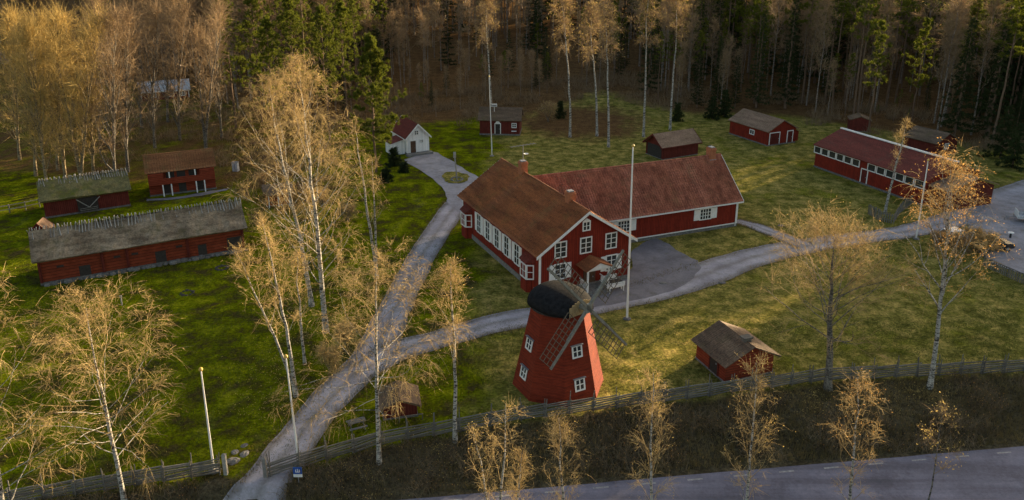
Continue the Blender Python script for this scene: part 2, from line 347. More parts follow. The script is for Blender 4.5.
# ------------------------------------------------------------------ the ground
def axis(segs):
    out = []
    for a, b, d in segs: out += list(np.arange(a, b, d))
    return np.array(out + [segs[-1][1]])
gx = axis([(-1400, -400, 200), (-400, -160, 20), (-160, -70, 2.0), (-70, 75, 0.6), (75, 160, 2.0), (160, 400, 20), (400, 1401, 200)])
gy = axis([(-600, 0, 100), (0, 24, 4), (24, 60, 0.4), (60, 110, 0.7), (110, 180, 1.4), (180, 320, 6), (320, 700, 40), (700, 2801, 300)])
GX, GY = np.meshgrid(gx, gy)
def vnoise(x, y, s, seed):
    """value noise"""
    r = np.random.default_rng(seed).random((64, 64)); u = x / s; v = y / s
    i = np.floor(u).astype(int); j = np.floor(v).astype(int); fu = u - i; fv = v - j; fu = fu * fu * (3 - 2 * fu); fv = fv * fv * (3 - 2 * fv)
    a = r[i % 64, j % 64]; b = r[(i + 1) % 64, j % 64]; c = r[i % 64, (j + 1) % 64]; d = r[(i + 1) % 64, (j + 1) % 64]
    return (a * (1 - fu) + b * fu) * (1 - fv) + (c * (1 - fu) + d * fu) * fv
GZ = Z(GX, GY)
bank = (GY < fence_y(GX) - 1.0) & (GY > road_y(GX) + 0.5)
GZ = GZ + bank * (vnoise(GX, GY, 1.2, 3) - 0.5) * 0.25
# distance to the forest edge
FE_X = np.array([-200, -110, -70, -45, -20, 0, 18, 34, 50, 66, 80, 95, 120, 200]); FE_Y = np.array([190, 175, 170, 142, 136, 150, 168, 148, 146, 132, 118, 104, 92, 85])
def forest_edge(x): return np.interp(x, FE_X, FE_Y)
zone = np.zeros(GX.shape + (4,)); zone[..., 3] = 1
green = 0.95 * sstep(2, -10, GX - 0 * GY) + 0.18
green = green + 0.15 * sstep(8, 40, GX) * sstep(90, 60, GY) + 0.12 * (GY > 85) * (GX > 25)
zone[..., 0] = np.clip(green, 0, 1)
zone[..., 1] = np.clip(sstep(-12, 6, GY - forest_edge(GX)), 0, 1)
clear = np.exp(-(((GX - 12) / 14) ** 2 + ((GY - 138) / 16) ** 2)); zone[..., 1] = np.clip(zone[..., 1] + 0.9 * clear, 0, 1)
zone[..., 1] *= np.where((GX < -25) & (GY < 185), 0.8, 1)
zone[..., 1] = np.maximum(zone[..., 1], 0.56 * sstep(94, 104, GY + 0.22 * (GX + 45)) * sstep(-22, -32, GX))
zone[..., 1] = np.maximum(zone[..., 1], 0.6 * np.exp(-(((GX + 27) / 9) ** 2 + ((GY - 96) / 16) ** 2)))
dz = np.clip(sstep(0.6, -1.2, GY - fence_y(GX)), 0, 1) * 0.95
dz = np.maximum(dz, 0.45 * np.exp(-((GX + 13.5 - (GY - 50) * 0.20) / 3.0) ** 2) * (GY < 75))
dz = np.maximum(dz, 0.30 * (GX < 2) * (GY > fence_y(GX)) * (GY < 100) + 0.16 * (GX >= 2) * (GY > fence_y(GX)) * (GY < 130))
zone[..., 2] = dz
ny, nx = GX.shape
idx = np.arange(nx * ny).reshape(ny, nx)
quads = np.stack([idx[:-1, :-1], idx[:-1, 1:], idx[1:, 1:], idx[1:, :-1]], -1).reshape(-1, 4)
gm = mesh_np('ground', np.stack([GX, GY, GZ], -1).reshape(-1, 3), [quads], 'ground', smooth=True)
at = gm.color_attributes.new('zone', 'FLOAT_COLOR', 'POINT'); at.data.foreach_set('color', zone.reshape(-1).astype(np.float32))
ground = link(bpy.data.objects.new('ground', gm)); tag(ground, kind='structure')

# ------------------------------------------------------------------ roads and paths
def catmull(P, n=8):
    P = [np.array(p, float) for p in P]; P = [2 * P[0] - P[1]] + P + [2 * P[-1] - P[-2]]; out = []
    for i in range(1, len(P) - 2):
        for k in range(n):
            t = k / n; a, b, c, d = P[i - 1], P[i], P[i + 1], P[i + 2]
            out.append(0.5 * (2 * b + (c - a) * t + (2 * a - 5 * b + 4 * c - d) * t * t + (3 * b - 3 * c + d - a) * t ** 3))
    return out + [P[-2]]
def ribbon(name, pts, width, mat, dz, ragged=0.12, zfun=Zf):
    P = catmull(pts, 22); P = np.array(P); D = np.gradient(P, axis=0); D /= np.linalg.norm(D, axis=1)[:, None]; N = np.stack([-D[:, 1], D[:, 0]], -1)
    wd = np.broadcast_to(np.asarray(width, float), (len(P),)) if np.ndim(width) == 0 else np.interp(np.linspace(0, 1, len(P)), np.linspace(0, 1, len(width)), width)
    V = []; K = 12
    for i in range(len(P)):
        l = wd[i] / 2 + ragged * 2.2 * (float(vnoise(P[i, 0] + 300, P[i, 1] + 300, 1.6, 31)) - .5); r = wd[i] / 2 + ragged * 2.2 * (float(vnoise(P[i, 0] + 300, P[i, 1] + 300, 1.6, 32)) - .5)
        for k in range(K + 1):
            q = P[i] + N[i] * (l + (-l - r) * k / K); V.append((q[0], q[1], zfun(q[0], q[1]) + dz))
    i = np.arange(len(P) - 1)[:, None] * (K + 1) + np.arange(K)[None, :]
    Q = np.stack([i + 1, i, i + K + 1, i + K + 2], -1).reshape(-1, 4)
    me = mesh_np(name, V, [Q[:, ::-1]], mat); ac = me.color_attributes.new('across', 'FLOAT_COLOR', 'POINT'); col = np.ones((len(V), 4), np.float32); col[:, :3] = np.tile(np.arange(K + 1) / K, len(P))[:, None]; ac.data.foreach_set('color', col.ravel())
    return tag(link(bpy.data.objects.new(name, me)), kind='structure')
def patch(name, pix, mat, dz):
    import bmesh
    P = catmull([g(*p) for p in pix] + [g(*pix[0])], 5)[:-1]
    bm = bmesh.new(); vs = [bm.verts.new((p[0] + rng.normal(0, .10), p[1] + rng.normal(0, .10), Zf(p[0], p[1]) + dz)) for p in P]
    f = bm.faces.new(vs); bmesh.ops.triangulate(bm, faces=[f]); bmesh.ops.recalc_face_normals(bm, faces=bm.faces)
    me = bpy.data.meshes.new(name); bm.to_mesh(me); bm.free(); me.materials.append(M[mat])
    if me.polygons[0].normal.z < 0: me.flip_normals()
    return tag(link(bpy.data.objects.new(name, me)), kind='structure')
ribbon('gravel_lane', [(-19.5, 34.5), g(250, 500, -.3), g(284, 455), g(316, 415), g(345, 383), g(372, 356), g(388, 322), g(404, 291), g(427, 247), g(446, 219), g(458, 203)], [3.6, 3.2, 3.0, 3.0, 3.2, 3.4, 3.2, 3.0, 3.0, 3.2, 3.2], 'gravel', 0.035)
ribbon('gravel_lane', [g(362, 372), g(398, 351), g(440, 339), g(490, 325), g(540, 315), g(600, 303), g(650, 292), g(700, 276), g(745, 260), g(800, 247), g(860, 238), g(905, 232), g(950, 221), g(985, 210), g(1024, 196), g(1080, 178)], [2.6, 3.0, 3.0, 3.2, 3.4, 3.6, 4.2, 4.6, 4.0, 3.6, 3.2, 3.2, 4, 6, 7, 7], 'gravel', 0.042)
ribbon('garden_path', [g(736, 221), g(757, 227), g(785, 238), g(806, 246)], [1.6, 2.0, 2.2, 2.6], 'gravel', 0.049)
patch('gravel_yard', [(404, 160), (431, 152), (447, 158), (466, 170), (482, 182), (470, 196), (462, 210), (448, 204), (444, 190), (428, 176)], 'gravel', 0.056)
patch('asphalt_yard', [(533, 312), (560, 300), (628, 272), (634, 250), (656, 239), (676, 250), (699, 264), (690, 282), (655, 296), (600, 307), (560, 314)], 'yard', 0.056)
patch('parking_area', [(962, 236), (975, 218), (990, 206), (1010, 198), (1045, 190), (1120, 205), (1110, 290), (1030, 276), (995, 264), (975, 250)], 'gravel', 0.052)
isl = patch('lawn_island', [(442, 176), (448, 172.5), (458, 172.5), (468, 176), (466, 182), (456, 184), (446, 182)], 'ground', 0.10)
def roadz(x, y): return ROAD_Z
ribbon('road', [(x, float(road_y(x)) - 3.6) for x in range(-60, 110, 10)], 7.2, 'asphalt', 0.04, 0.03, roadz)
def dash_line(off, w_, ln, gap, name):
    x = -40.0
    while x < 70:
        p = Vector((x, float(road_y(x)) - off, 0)); d = Vector((1, 0.1285, 0)).normalized(); n = Vector((-d.y, d.x, 0)); q = p + d * ln
        zz = ROAD_Z + 0.052
        mb = MB(); mb.add([(p - n * w_ / 2)[:2] + (zz,), (q - n * w_ / 2)[:2] + (zz,), (q + n * w_ / 2)[:2] + (zz,), (p + n * w_ / 2)[:2] + (zz,)], [(0, 1, 2, 3)])
        o = mb.build(name, 'roadpaint', fix=False); tag(o, kind='structure'); yield o; x += ln + gap
road_obj = bpy.data.objects['road']
for o in list(dash_line(0.45, 0.14, 1.0, 2.0, 'edge_dash')):
    o.parent = road_obj; del o['kind']

# ------------------------------------------------------------------ buildings
def window_mesh(w_, h_, nx_, nz_, arch=False):
    fr = MB(); t = 0.11
    fr.box(-w_ / 2 - t, w_ / 2 + t, -0.07, 0, -h_ / 2 - t, -h_ / 2); fr.box(-w_ / 2 - t, w_ / 2 + t, -0.07, 0, h_ / 2, h_ / 2 + t)
    fr.box(-w_ / 2 - t, -w_ / 2, -0.07, 0, -h_ / 2, h_ / 2); fr.box(w_ / 2, w_ / 2 + t, -0.07, 0, -h_ / 2, h_ / 2)
    if arch: fr.prism([(-w_ / 2 - t, h_ / 2 + t), (w_ / 2 + t, h_ / 2 + t), (w_ / 4, h_ / 2 + t + 0.18), (0, h_ / 2 + t + 0.26), (-w_ / 4, h_ / 2 + t + 0.18)], -0.07, 0)
    for i in range(1, nx_): x = -w_ / 2 + w_ * i / nx_; fr.box(x - 0.04, x + 0.04, -0.055, -0.01, -h_ / 2, h_ / 2)
    for i in range(1, nz_): z = -h_ / 2 + h_ * i / nz_; fr.box(-w_ / 2, w_ / 2, -0.05, -0.012, z - 0.028, z + 0.028)
    pn = MB().box(-w_ / 2, w_ / 2, -0.025, -0.004, -h_ / 2, h_ / 2)
    return fr.mesh('window', 'white'), pn.mesh('pane', 'glass')
_wc = {}
def place(o, side, pos, z, W, L, parent, out=0.0):
    """put a part whose outside faces -y on a wall: F front, B back, L left, R right"""
    if side == 'F': o.location = (pos, -out, z); o.rotation_euler = (0, 0, 0)
    elif side == 'B': o.location = (pos, L + out, z); o.rotation_euler = (0, 0, math.pi)
    elif side == 'L': o.location = (-out, pos, z); o.rotation_euler = (0, 0, -math.pi / 2)
    else: o.location = (W + out, pos, z); o.rotation_euler = (0, 0, math.pi / 2)
    o.parent = parent; return o
def window(parent, side, pos, z, w_, h_, W, L, nx_=2, nz_=3, shutters=False, arch=False, out=0.0, sw=0.5):
    k = (w_, h_, nx_, nz_, arch)
    if k not in _wc: _wc[k] = window_mesh(*k)
    o = link(bpy.data.objects.new('window', _wc[k][0])); place(o, side, pos, z, W, L, parent, out)
    link(bpy.data.objects.new('pane', _wc[k][1]), o)
    if shutters:
        k2 = ('s', h_, sw)
        if k2 not in _wc:
            mb = MB().box(-sw / 2, sw / 2, -0.05, 0, -h_ / 2 - 0.05, h_ / 2 + 0.05)
            for i in range(7):
                zz = -h_ / 2 + h_ * (i + .5) / 7; mb.box(-sw / 2 + .07, sw / 2 - .07, -0.065, -0.051, zz - 0.06, zz + 0.06)
            _wc[k2] = mb.mesh('shutter', 'white')
        for s in (-1, 1):
            so = link(bpy.data.objects.new('shutter', _wc[k2])); d = s * (w_ / 2 + 0.12 + sw / 2)
            place(so, side, pos + (d if side in 'FR' else -d), z, W, L, parent, out)
    return o
def door(parent, side, pos, w_, h_, W, L, mat='dark_wood', frame='white', z0=0.0, out=0.0, handle=True):
    o = MB().box(-w_ / 2, w_ / 2, -0.05, 0, z0, h_).build('door', mat); place(o, side, pos, 0, W, L, parent, out)
    fr = MB().box(-w_ / 2 - .12, -w_ / 2, -0.07, 0, z0, h_ + .12).box(w_ / 2, w_ / 2 + .12, -0.07, 0, z0, h_ + .12).box(-w_ / 2, w_ / 2, -0.07, 0, h_, h_ + .12).build('door_frame', frame, o)
    if handle: MB().box(w_ / 2 - .18, w_ / 2 - .10, -0.11, -0.05, 1.0, 1.12).build('handle', 'metal', o)
    return o
def tiled_slope(y0, y1, xa, za, xb, zb, pitch=0.36, wave=0.3, amp=0.035):
    """one roof slope of pantiles: stepped courses with a wavy section, as a height field. (xa,za) eave -> (xb,zb) ridge"""
    sl = math.hypot(xb - xa, zb - za); nr = max(2, int(sl / pitch)); ncol = int((y1 - y0) / wave * 4)
    ys = np.linspace(y0, y1, ncol + 1); d = np.array([xb - xa, zb - za]) / sl; n = np.array([-d[1], d[0]]); n = n if n[1] > 0 else -n
    ts = []; hs = []
    for i in range(nr):
        ts += [i * sl / nr, (i + 1) * sl / nr - 0.002]; hs += [0.045, 0.0]
    ts = np.array(ts); hs = np.array(hs)
    wv = amp * np.cos(2 * np.pi * ys / wave)
    sag = 0.02 * np.sin(ys * 0.9) + 0.015 * np.sin(ys * 2.3 + 1)
    Hh = hs[:, None] + wv[None, :] + sag[None, :] + rng.normal(0, 0.006, (len(ts), 1))
    X = xa + d[0] * ts[:, None] + n[0] * Hh; Zz = za + d[1] * ts[:, None] + n[1] * Hh; Y = np.broadcast_to(ys[None, :], X.shape)
    V = np.stack([X, Y, Zz], -1).reshape(-1, 3); m = len(ys); ii = np.arange((len(ts)) * m).reshape(len(ts), m)
    Q = np.stack([ii[:-1, :-1], ii[:-1, 1:], ii[1:, 1:], ii[1:, :-1]], -1).reshape(-1, 4)
    if (xb - xa) > 0: Q = Q[:, ::-1]
    return V, Q
def rough_slope(y0, y1, xa, za, xb, zb, amp=0.06, step=0.2, seed=0):
    """thatch or plank slope: uneven height field"""
    sl = math.hypot(xb - xa, zb - za); nr = max(3, int(sl / step)); nc = int((y1 - y0) / step)
    ts = np.linspace(0, sl, nr + 1); ys = np.linspace(y0, y1, nc + 1); d = np.array([xb - xa, zb - za]) / sl; n = np.array([-d[1], d[0]]); n = n if n[1] > 0 else -n
    T, Yg = np.meshgrid(ts, ys, indexing='ij')
    Hh = amp * (1.2 * vnoise(T + 50, Yg + 50, 0.7, seed) + 0.8 * vnoise(T + 50, Yg + 50, 0.25, seed + 1)) + 0.05 * np.sin(Yg * 0.5 + seed)
    X = xa + d[0] * T + n[0] * Hh; Zz = za + d[1] * T + n[1] * Hh
    V = np.stack([X, Yg, Zz], -1).reshape(-1, 3); ii = np.arange(V.shape[0]).reshape(X.shape)
    Q = np.stack([ii[:-1, :-1], ii[:-1, 1:], ii[1:, 1:], ii[1:, :-1]], -1).reshape(-1, 4)
    if (xb - xa) > 0: Q = Q[:, ::-1]
    return V, Q
def building(name, label, cat, x0, y0, th, W, L, zE, zR, oe, og, wall, roof, style='flat', trim=True, fascia=True, found=0.35, roof_th=0.14, ridge_off=0.0, og2=None, seed=1, group=None, z=0.0):
    b = empty(name, (x0, y0, z), R(th)); tag(b, label, cat, group); b['eave'] = zE
    og2 = og if og2 is None else og2; xr = W / 2 + ridge_off
    MB().prism([(0, found if found else -0.1), (W, found if found else -0.1), (W, zE), (xr, zR - 0.02), (0, zE)], 0, L).build('wall', wall, b)
    if found: MB().box(-0.05, W + 0.05, -0.05, L + 0.05, -0.3, found + .001).build('foundation', 'stone', b)
    sl = (zR - zE) / xr; sr = (zR - zE) / (W - xr); y0r, y1r = -og, L + og2
    A = (-oe, zE - sl * oe + .03); Bp = (xr, zR + .03); D = (W + oe, zE - sr * oe + .03)
    mb = MB()
    mb.slab([(A[0], y0r, A[1] + roof_th), (Bp[0] - .001, y0r, Bp[1] + roof_th), (Bp[0] - .001, y1r, Bp[1] + roof_th), (A[0], y1r, A[1] + roof_th)], roof_th)
    mb.slab([(Bp[0] + .001, y0r, Bp[1] + roof_th), (D[0], y0r, D[1] + roof_th), (D[0], y1r, D[1] + roof_th), (Bp[0] + .001, y1r, Bp[1] + roof_th)], roof_th)
    ro = mb.build('roof', roof, b)
    up = roof_th + .012
    if style in ('tile', 'rough'):
        if style == 'tile':
            s1 = tiled_slope(y0r, y1r, A[0] - .05, A[1] + up - .05 * sl, Bp[0], Bp[1] + up); s2 = tiled_slope(y0r, y1r, D[0] + .05, D[1] + up - .05 * sr, Bp[0], Bp[1] + up); nm = 'tile_covering'
        else:
            s1 = rough_slope(y0r - .05, y1r + .05, A[0] - .08, A[1] + up - .08 * sl, Bp[0], Bp[1] + up, 0.10, 0.16, seed); s2 = rough_slope(y0r - .05, y1r + .05, D[0] + .08, D[1] + up - .08 * sr, Bp[0], Bp[1] + up, 0.10, 0.16, seed + 5); nm = 'thatch_covering'
        V = np.concatenate([s1[0], s2[0]]); Q2 = s2[1] + len(s1[0])
        o = link(bpy.data.objects.new(nm, mesh_np(nm, V, [s1[1], Q2], roof, smooth=(style == 'rough'))), ro)
        o['kind'] = 'stuff'
        if style == 'tile': MB().tube((xr, y0r, zR + up + .05), (xr, y1r, zR + up + .05), 0.11, n=8).build('ridge_cap', roof, ro)
    if trim:
        tw = 0.05
        for yy in (-og - tw - .002, L + og2 + .002):
            for (px_, pz_), (qx_, qz_) in ((A, Bp), (D, Bp)):
                MB().add([(px_, yy, pz_ - .10), (qx_, yy, qz_ - .10), (qx_, yy, qz_ + roof_th + .04), (px_, yy, pz_ + roof_th + .04), (px_, yy + tw, pz_ - .10), (qx_, yy + tw, qz_ - .10), (qx_, yy + tw, qz_ + roof_th + .04), (px_, yy + tw, pz_ + roof_th + .04)],
                         [(0, 1, 2, 3), (7, 6, 5, 4), (0, 4, 5, 1), (2, 6, 7, 3), (0, 3, 7, 4), (1, 5, 6, 2)]).build('barge_board', trim if isinstance(trim, str) else 'white', b)
        for cx_, cy_ in ((0, 0), (W, 0), (0, L), (W, L)):
            sx = -1 if cx_ == 0 else 1; sy = -1 if cy_ == 0 else 1
            MB().box(min(cx_ + sx * .03, cx_ - sx * .13), max(cx_ + sx * .03, cx_ - sx * .13), min(cy_ + sy * .03, cy_ - sy * .13), max(cy_ + sy * .03, cy_ - sy * .13), found or 0, zE - .04).build('corner_board', trim if isinstance(trim, str) else 'white', b)
        for (px_, pz_), sx in ((A, -1), (D, 1)) if fascia else ():
            MB().box(px_ + (sx * .002 if sx > 0 else -.042), px_ + (.042 if sx > 0 else -.002), y0r, y1r, pz_ - .06, pz_ + roof_th - .03).build('fascia', trim if isinstance(trim, str) else 'white', b)
    return b
def chimney(parent, x, y, z0, z1, w_=0.75, d_=0.75):
    o = MB().box(x - w_ / 2, x + w_ / 2, y - d_ / 2, y + d_ / 2, z0, z1).box(x - w_ / 2 - .06, x + w_ / 2 + .06, y - d_ / 2 - .06, y + d_ / 2 + .06, z1 - .28, z1 - .12).build('chimney', 'brick', parent)
    MB().box(x - w_ / 2 - .10, x + w_ / 2 + .10, y - d_ / 2 - .10, y + d_ / 2 + .10, z0, z0 + 0.75 * 0.9).build('flashing', 'metal', o)
    MB().box(x - w_ / 2 + .1, x + w_ / 2 - .1, y - d_ / 2 + .1, y + d_ / 2 - .1, z1, z1 + .10).build('chimney_cap', 'metal', o)
    return o

# ---- main house
HW, HL, HE, HR_ = 9.72, 18.86, 4.30, 7.55
house = building('farmhouse', 'large red two-storey farmhouse with brown tiled roof and white porch behind the windmill', 'house', 2.51, 66.6, 25, HW, HL, HE, HR_, 0.50, 0.36, 'red', 'tile', 'tile', found=0.5, fascia=False)
for b_ in (4.8, 7.15, 9.5, 11.85, 14.2): window(house, 'L', b_, 2.45, 0.95, 1.95, HW, HL, 2, 3, True, sw=0.48)
for b_ in (17.15, 2.05):                                       # bay windows at both ends of the long side
    bay = MB().add([(0, b_ - .95, 0), (-.65, b_ - .6, 0), (-.65, b_ + .6, 0), (0, b_ + .95, 0), (0, b_ - .95, 3.0), (-.65, b_ - .6, 3.0), (-.65, b_ + .6, 3.0), (0, b_ + .95, 3.0)],
                   [(0, 1, 5, 4), (1, 2, 6, 5), (2, 3, 7, 6), (4, 5, 6, 7), (3, 2, 1, 0), (0, 4, 7, 3)]).build('bay', 'red', house)
    MB().add([(-.005, b_ - 1.1, 3.0), (-.8, b_ - .7, 3.0), (-.8, b_ + .7, 3.0), (-.005, b_ + 1.1, 3.0), (-.005, b_ - .95, 3.55), (-.005, b_ + .95, 3.55)], [(0, 1, 4), (1, 2, 5, 4), (2, 3, 5), (0, 3, 2, 1), (0, 4, 5, 3)]).build('bay_roof', 'redmetal', bay)
    k = (1.0, 1.25, 2, 2, False)
    if k not in _wc: _wc[k] = window_mesh(*k)
    k2 = (0.5, 1.25, 1, 2, False)
    if k2 not in _wc: _wc[k2] = window_mesh(*k2)
    for (px_, py_, rz, kk) in ((-.653, b_, -90, k), (-.328, b_ - .777, -28.3 + 0, k2), (-.328, b_ + .777, -151.7, k2)):
        o = link(bpy.data.objects.new('window', _wc[kk][0]), bay); o.location = (px_, py_, 2.05); o.rotation_euler = (0, 0, R(rz))
for a_ in (2.12, 4.78, 7.5): window(house, 'F', a_, 4.35, 1.05, 1.4, HW, HL, 2, 3)
window(house, 'F', 4.78, 6.25, 0.62, 0.75, HW, HL, 2, 2, arch=True)
window(house, 'F', 7.62, 2.1, 1.05, 1.4, HW, HL, 2, 3, True)
window(house, 'F', 2.12, 2.2, 1.05, 1.4, HW, HL, 2, 3, True)
for b_ in (2.0, 4.5, 7.0): window(house, 'R', b_, 2.2, 1.05, 1.4, HW, HL, 2, 3)
for a_ in (2.4, 7.3): window(house, 'B', a_, 2.2, 1.05, 1.4, HW, HL, 2, 3)
MB().box(-.04, 0, -.0, HL, .5, .56).build('sill_board', 'grey_wood', house).location = (-.02, 0, 0)
chimney(house, HW / 2, 3.3, 6.7, 8.6); ch2 = chimney(house, HW / 2, 13.6, 6.7, 8.9)
# porch
pc, pd = 5.25, 1.7
porch = MB().box(pc - 1.25, pc + 1.25, -pd, -.06, 0.0, 0.32).build('porch_floor', 'stone', house)
door(house, 'F', pc, 1.0, 2.35, HW, HL, 'brown_door', 'brown_door', z0=.5)
for s_ in (-1, 1):
    MB().box(pc + s_ * 1.1 - .07, pc + s_ * 1.1 + .07, -pd + .02, -pd + .16, .32, 2.6).build('porch_post', 'white', house)
    rl = MB().beam((pc + s_ * 1.1, -pd + .16, 1.2), (pc + s_ * 1.1, -.1, 1.2), .07).beam((pc + s_ * 1.1, -pd + .16, .55), (pc + s_ * 1.1, -.1, .55), .06)
    for i in range(1, 7): rl.beam((pc + s_ * 1.1, -pd + .16 + i * .2, .55), (pc + s_ * 1.1, -pd + .16 + i * .2, 1.2), .035)
    rl.build('porch_railing', 'white', house)
pr = MB().slab([(pc - 1.5, -pd - .25, 2.6), (pc, -pd - .25, 3.3), (pc, 0, 3.3), (pc - 1.5, 0, 2.6)], .09).slab([(pc + .002, -pd - .25, 3.3), (pc + 1.5, -pd - .25, 2.6), (pc + 1.5, 0, 2.6), (pc + .002, 0, 3.3)], .09).build('porch_roof', 'tile', house)
MB().prism([(pc - 1.42, 2.58), (pc + 1.42, 2.58), (pc, 3.2)], -pd - .16, -pd - .10).build('porch_gable', 'white', house)
MB().box(pc - 1.2, pc + 1.2, -pd + .0, -pd + .12, 2.42, 2.57).build('porch_beam', 'white', house)
MB().box(pc - .9, pc + .9, -pd - .35, -pd - .02, 0, .16).build('porch_step', 'stone', house)
# antenna with a long boom on the far chimney
an = empty('rooftop_antenna', (0, 0, 0))
cmat = Matrix.Translation((2.51, 66.6, 0)) @ Matrix.Rotation(R(25), 4, 'Z')
an.matrix_world = cmat @ Matrix.Translation((HW / 2, 13.6, 9.0)); tag(an, 'thin television aerial with a long horizontal boom on the far chimney of the farmhouse', 'antenna')
MB().tube((0, 0, 0), (0, 0, 1.7), .035, n=6).build('mast', 'metal', an)
bm_ = MB().tube((-1.3, .2, 1.55), (1.3, -.2, 1.75), .03, n=6)
for i in range(8): t_ = i / 7; bm_.tube((-1.3 + 2.6 * t_, .2 - .4 * t_ - .35, 1.55 + .2 * t_), (-1.3 + 2.6 * t_, .2 - .4 * t_ + .35, 1.55 + .2 * t_), .014, n=4)
bm_.build('boom', 'metal', an)
MB().lathe([(.02, 0), (.16, .03), (.26, .10), (.27, .11), (.25, .11), (.02, .05)], 12).build('dish', 'white', an).location = (.25, -.2, .65)
# garden furniture in front of the gable
def bench(name, label, cat, lx, ly, rz, w_=1.7):
    e = empty(name, (0, 0, 0)); p = cmat @ Vector((lx, ly, 0.06)); e.location = p; e.rotation_euler = (0, 0, R(25 + rz)); tag(e, label, cat, 'white garden furniture by the porch')
    for i in range(3): MB().box(-w_ / 2, w_ / 2, -.22 + i * .15, -.10 + i * .15, .44, .48).build('slat', 'white', e)
    for i in range(3): MB().box(-w_ / 2, w_ / 2, .24, .28, .58 + i * .14, .68 + i * .14).build('slat', 'white', e)
    for s_ in (-1, 1):
        MB().box(s_ * (w_ / 2 - .1) - .035, s_ * (w_ / 2 - .1) + .035, -.2, -.12, 0, .44).build('leg', 'white', e)
        MB().box(s_ * (w_ / 2 - .1) - .035, s_ * (w_ / 2 - .1) + .035, .20, .24, 0, .98).build('leg', 'white', e)
    return e
bench('garden_bench', 'white slatted garden bench against the gable, right of the porch', 'bench', 7.2, -0.6, 0, 1.7)
bench('garden_bench', 'white slatted garden bench on the yard, its back to the lane', 'bench', 7.0, -1.9, 180, 1.7)
tb = empty('garden_table', cmat @ Vector((7.1, -1.25, .06)), R(25)); tag(tb, 'dark garden table between the two white benches', 'table')
for i in range(4): MB().box(-.85, .85, -.34 + i * .18, -.20 + i * .18, .68, .72).build('plank', 'dark_wood', tb)
for sx in (-1, 1): MB().beam((sx * .6, -.3, 0), (sx * .6, .3, .68), .06).beam((sx * .6, .3, 0), (sx * .6, -.3, .68), .06).build('trestle', 'dark_wood', tb)
tp = empty('round_table', cmat @ Vector((1.9, -1.3, 0.0)), R(25)); tag(tp, 'white round garden table left of the porch, half hidden by the windmill cap', 'table')
MB().lathe([(.95, .70), (1.0, .72), (1.0, .76), (.95, .78), (.1, .79)], 20).build('tabletop', 'white', tp); MB().lathe([(.3, 0), (.3, .05), (.06, .1), (.06, .70)], 10).build('pedestal', 'white', tp)

# ---- the wing
WW, WL, WE, WR_ = 8.75, 19.05, 3.30, 7.15
wing = building('wing_building', 'long red single-storey wing with dark tiled roof and white shuttered windows beside the yard', 'house', 25.6, 85.24, 112, WW, WL, WE, WR_, 0.42, 0.40, 'red', 'tile2', 'tile', found=0.35, og2=4.9)
for b_ in (4.35, 14.75): window(wing, 'L', b_, 2.05, 1.35, 1.15, WW, WL, 4, 3, True, sw=0.72)
for a_ in (2.5, 6.2): window(wing, 'F', a_, 2.0, 1.0, 1.2, WW, WL, 2, 3)
MB().box(-.05, -.001, 0, WL, .34, .46).build('sill_board', 'white', wing)
chimney(wing, WW / 2, 1.0, 6.3, 8.3, .9, .7)
MB().tube((-.10, .25, .1), (-.10, .25, 3.0), .05, n=8).build('downpipe', 'white', wing)

# ---- the windmill
MCX, MCY = 3.45, 52.25
mill = empty('windmill', (MCX, MCY, 0)); tag(mill, 'red octagonal tower windmill with black cap and four lattice sails by the roadside fence', 'windmill')
MH, RB, RT = 6.55, 3.42, 2.0
va = [R(-90 + 50 + 45 * k) for k in range(8)]        # vertex angles: an edge 50 degrees right of the view
prof = [(0, RB), (MH, RT)]; V = []; Fs = []; ncs = 30
for k in range(ncs):                                               # shingle courses, each lapping over the one below
    za, zb = MH * k / ncs, MH * (k + 1) / ncs; ra, rb = RB + (RT - RB) * k / ncs + .028, RB + (RT - RB) * (k + 1) / ncs + .002
    o = len(V); V += [(ra * math.cos(a), ra * math.sin(a), za) for a in va] + [(rb * math.cos(a), rb * math.sin(a), zb) for a in va]
    Fs += [(o + i, o + (i + 1) % 8, o + 8 + (i + 1) % 8, o + 8 + i) for i in range(8)]
    if k: Fs += [(o - 8 + i, o - 8 + (i + 1) % 8, o + (i + 1) % 8, o + i) for i in range(8)]
Fs += [tuple(range(7, -1, -1)), tuple(range(len(V) - 8, len(V)))]
MB().add(V, Fs).build('tower', 'shingle', mill)
def mrad(z_): return float(np.interp(z_, [p[0] for p in prof], [p[1] for p in prof])) * math.cos(R(22.5))
def mwin(phi, z_):
    """window on the face whose normal is phi degrees right of the camera"""
    a = R(-90 + phi); r0, r1 = mrad(z_ - .4), mrad(z_ + .4); tilt = math.atan2(r0 - r1, .8); r = mrad(z_) + .055
    k = (.62, .72, 2, 2, False)
    if k not in _wc: _wc[k] = window_mesh(*k)
    o = link(bpy.data.objects.new('window', _wc[k][0]), mill); o.location = (r * math.cos(a), r * math.sin(a), z_)
    o.rotation_euler = (-tilt, 0, a + math.pi / 2)
    link(bpy.data.objects.new('pane', _wc[k][1]), o)
    MB().box(-.5, .5, -.16, 0.02, .44, .5).build('lintel', 'metal', o)
for ph, z_ in ((27.5, 1.35), (27.5, 3.75), (-62.5, 1.55), (-62.5, 3.75)): mwin(ph, z_)
for ph in (117.5, 162.5):
    mwin(ph, 3.75)
a = R(-90 + 207.5); dr = MB().box(-.5, .5, -.06, .25, 0, 2.0).build('door', 'dark_wood', mill); r = mrad(1.0); dr.location = (r * math.cos(a), r * math.sin(a), 0); dr.rotation_euler = (0, 0, a + math.pi / 2)
NV = Vector((.595, -.79, .15)).normalized(); NH = Vector((NV.x, NV.y, 0)).normalized()
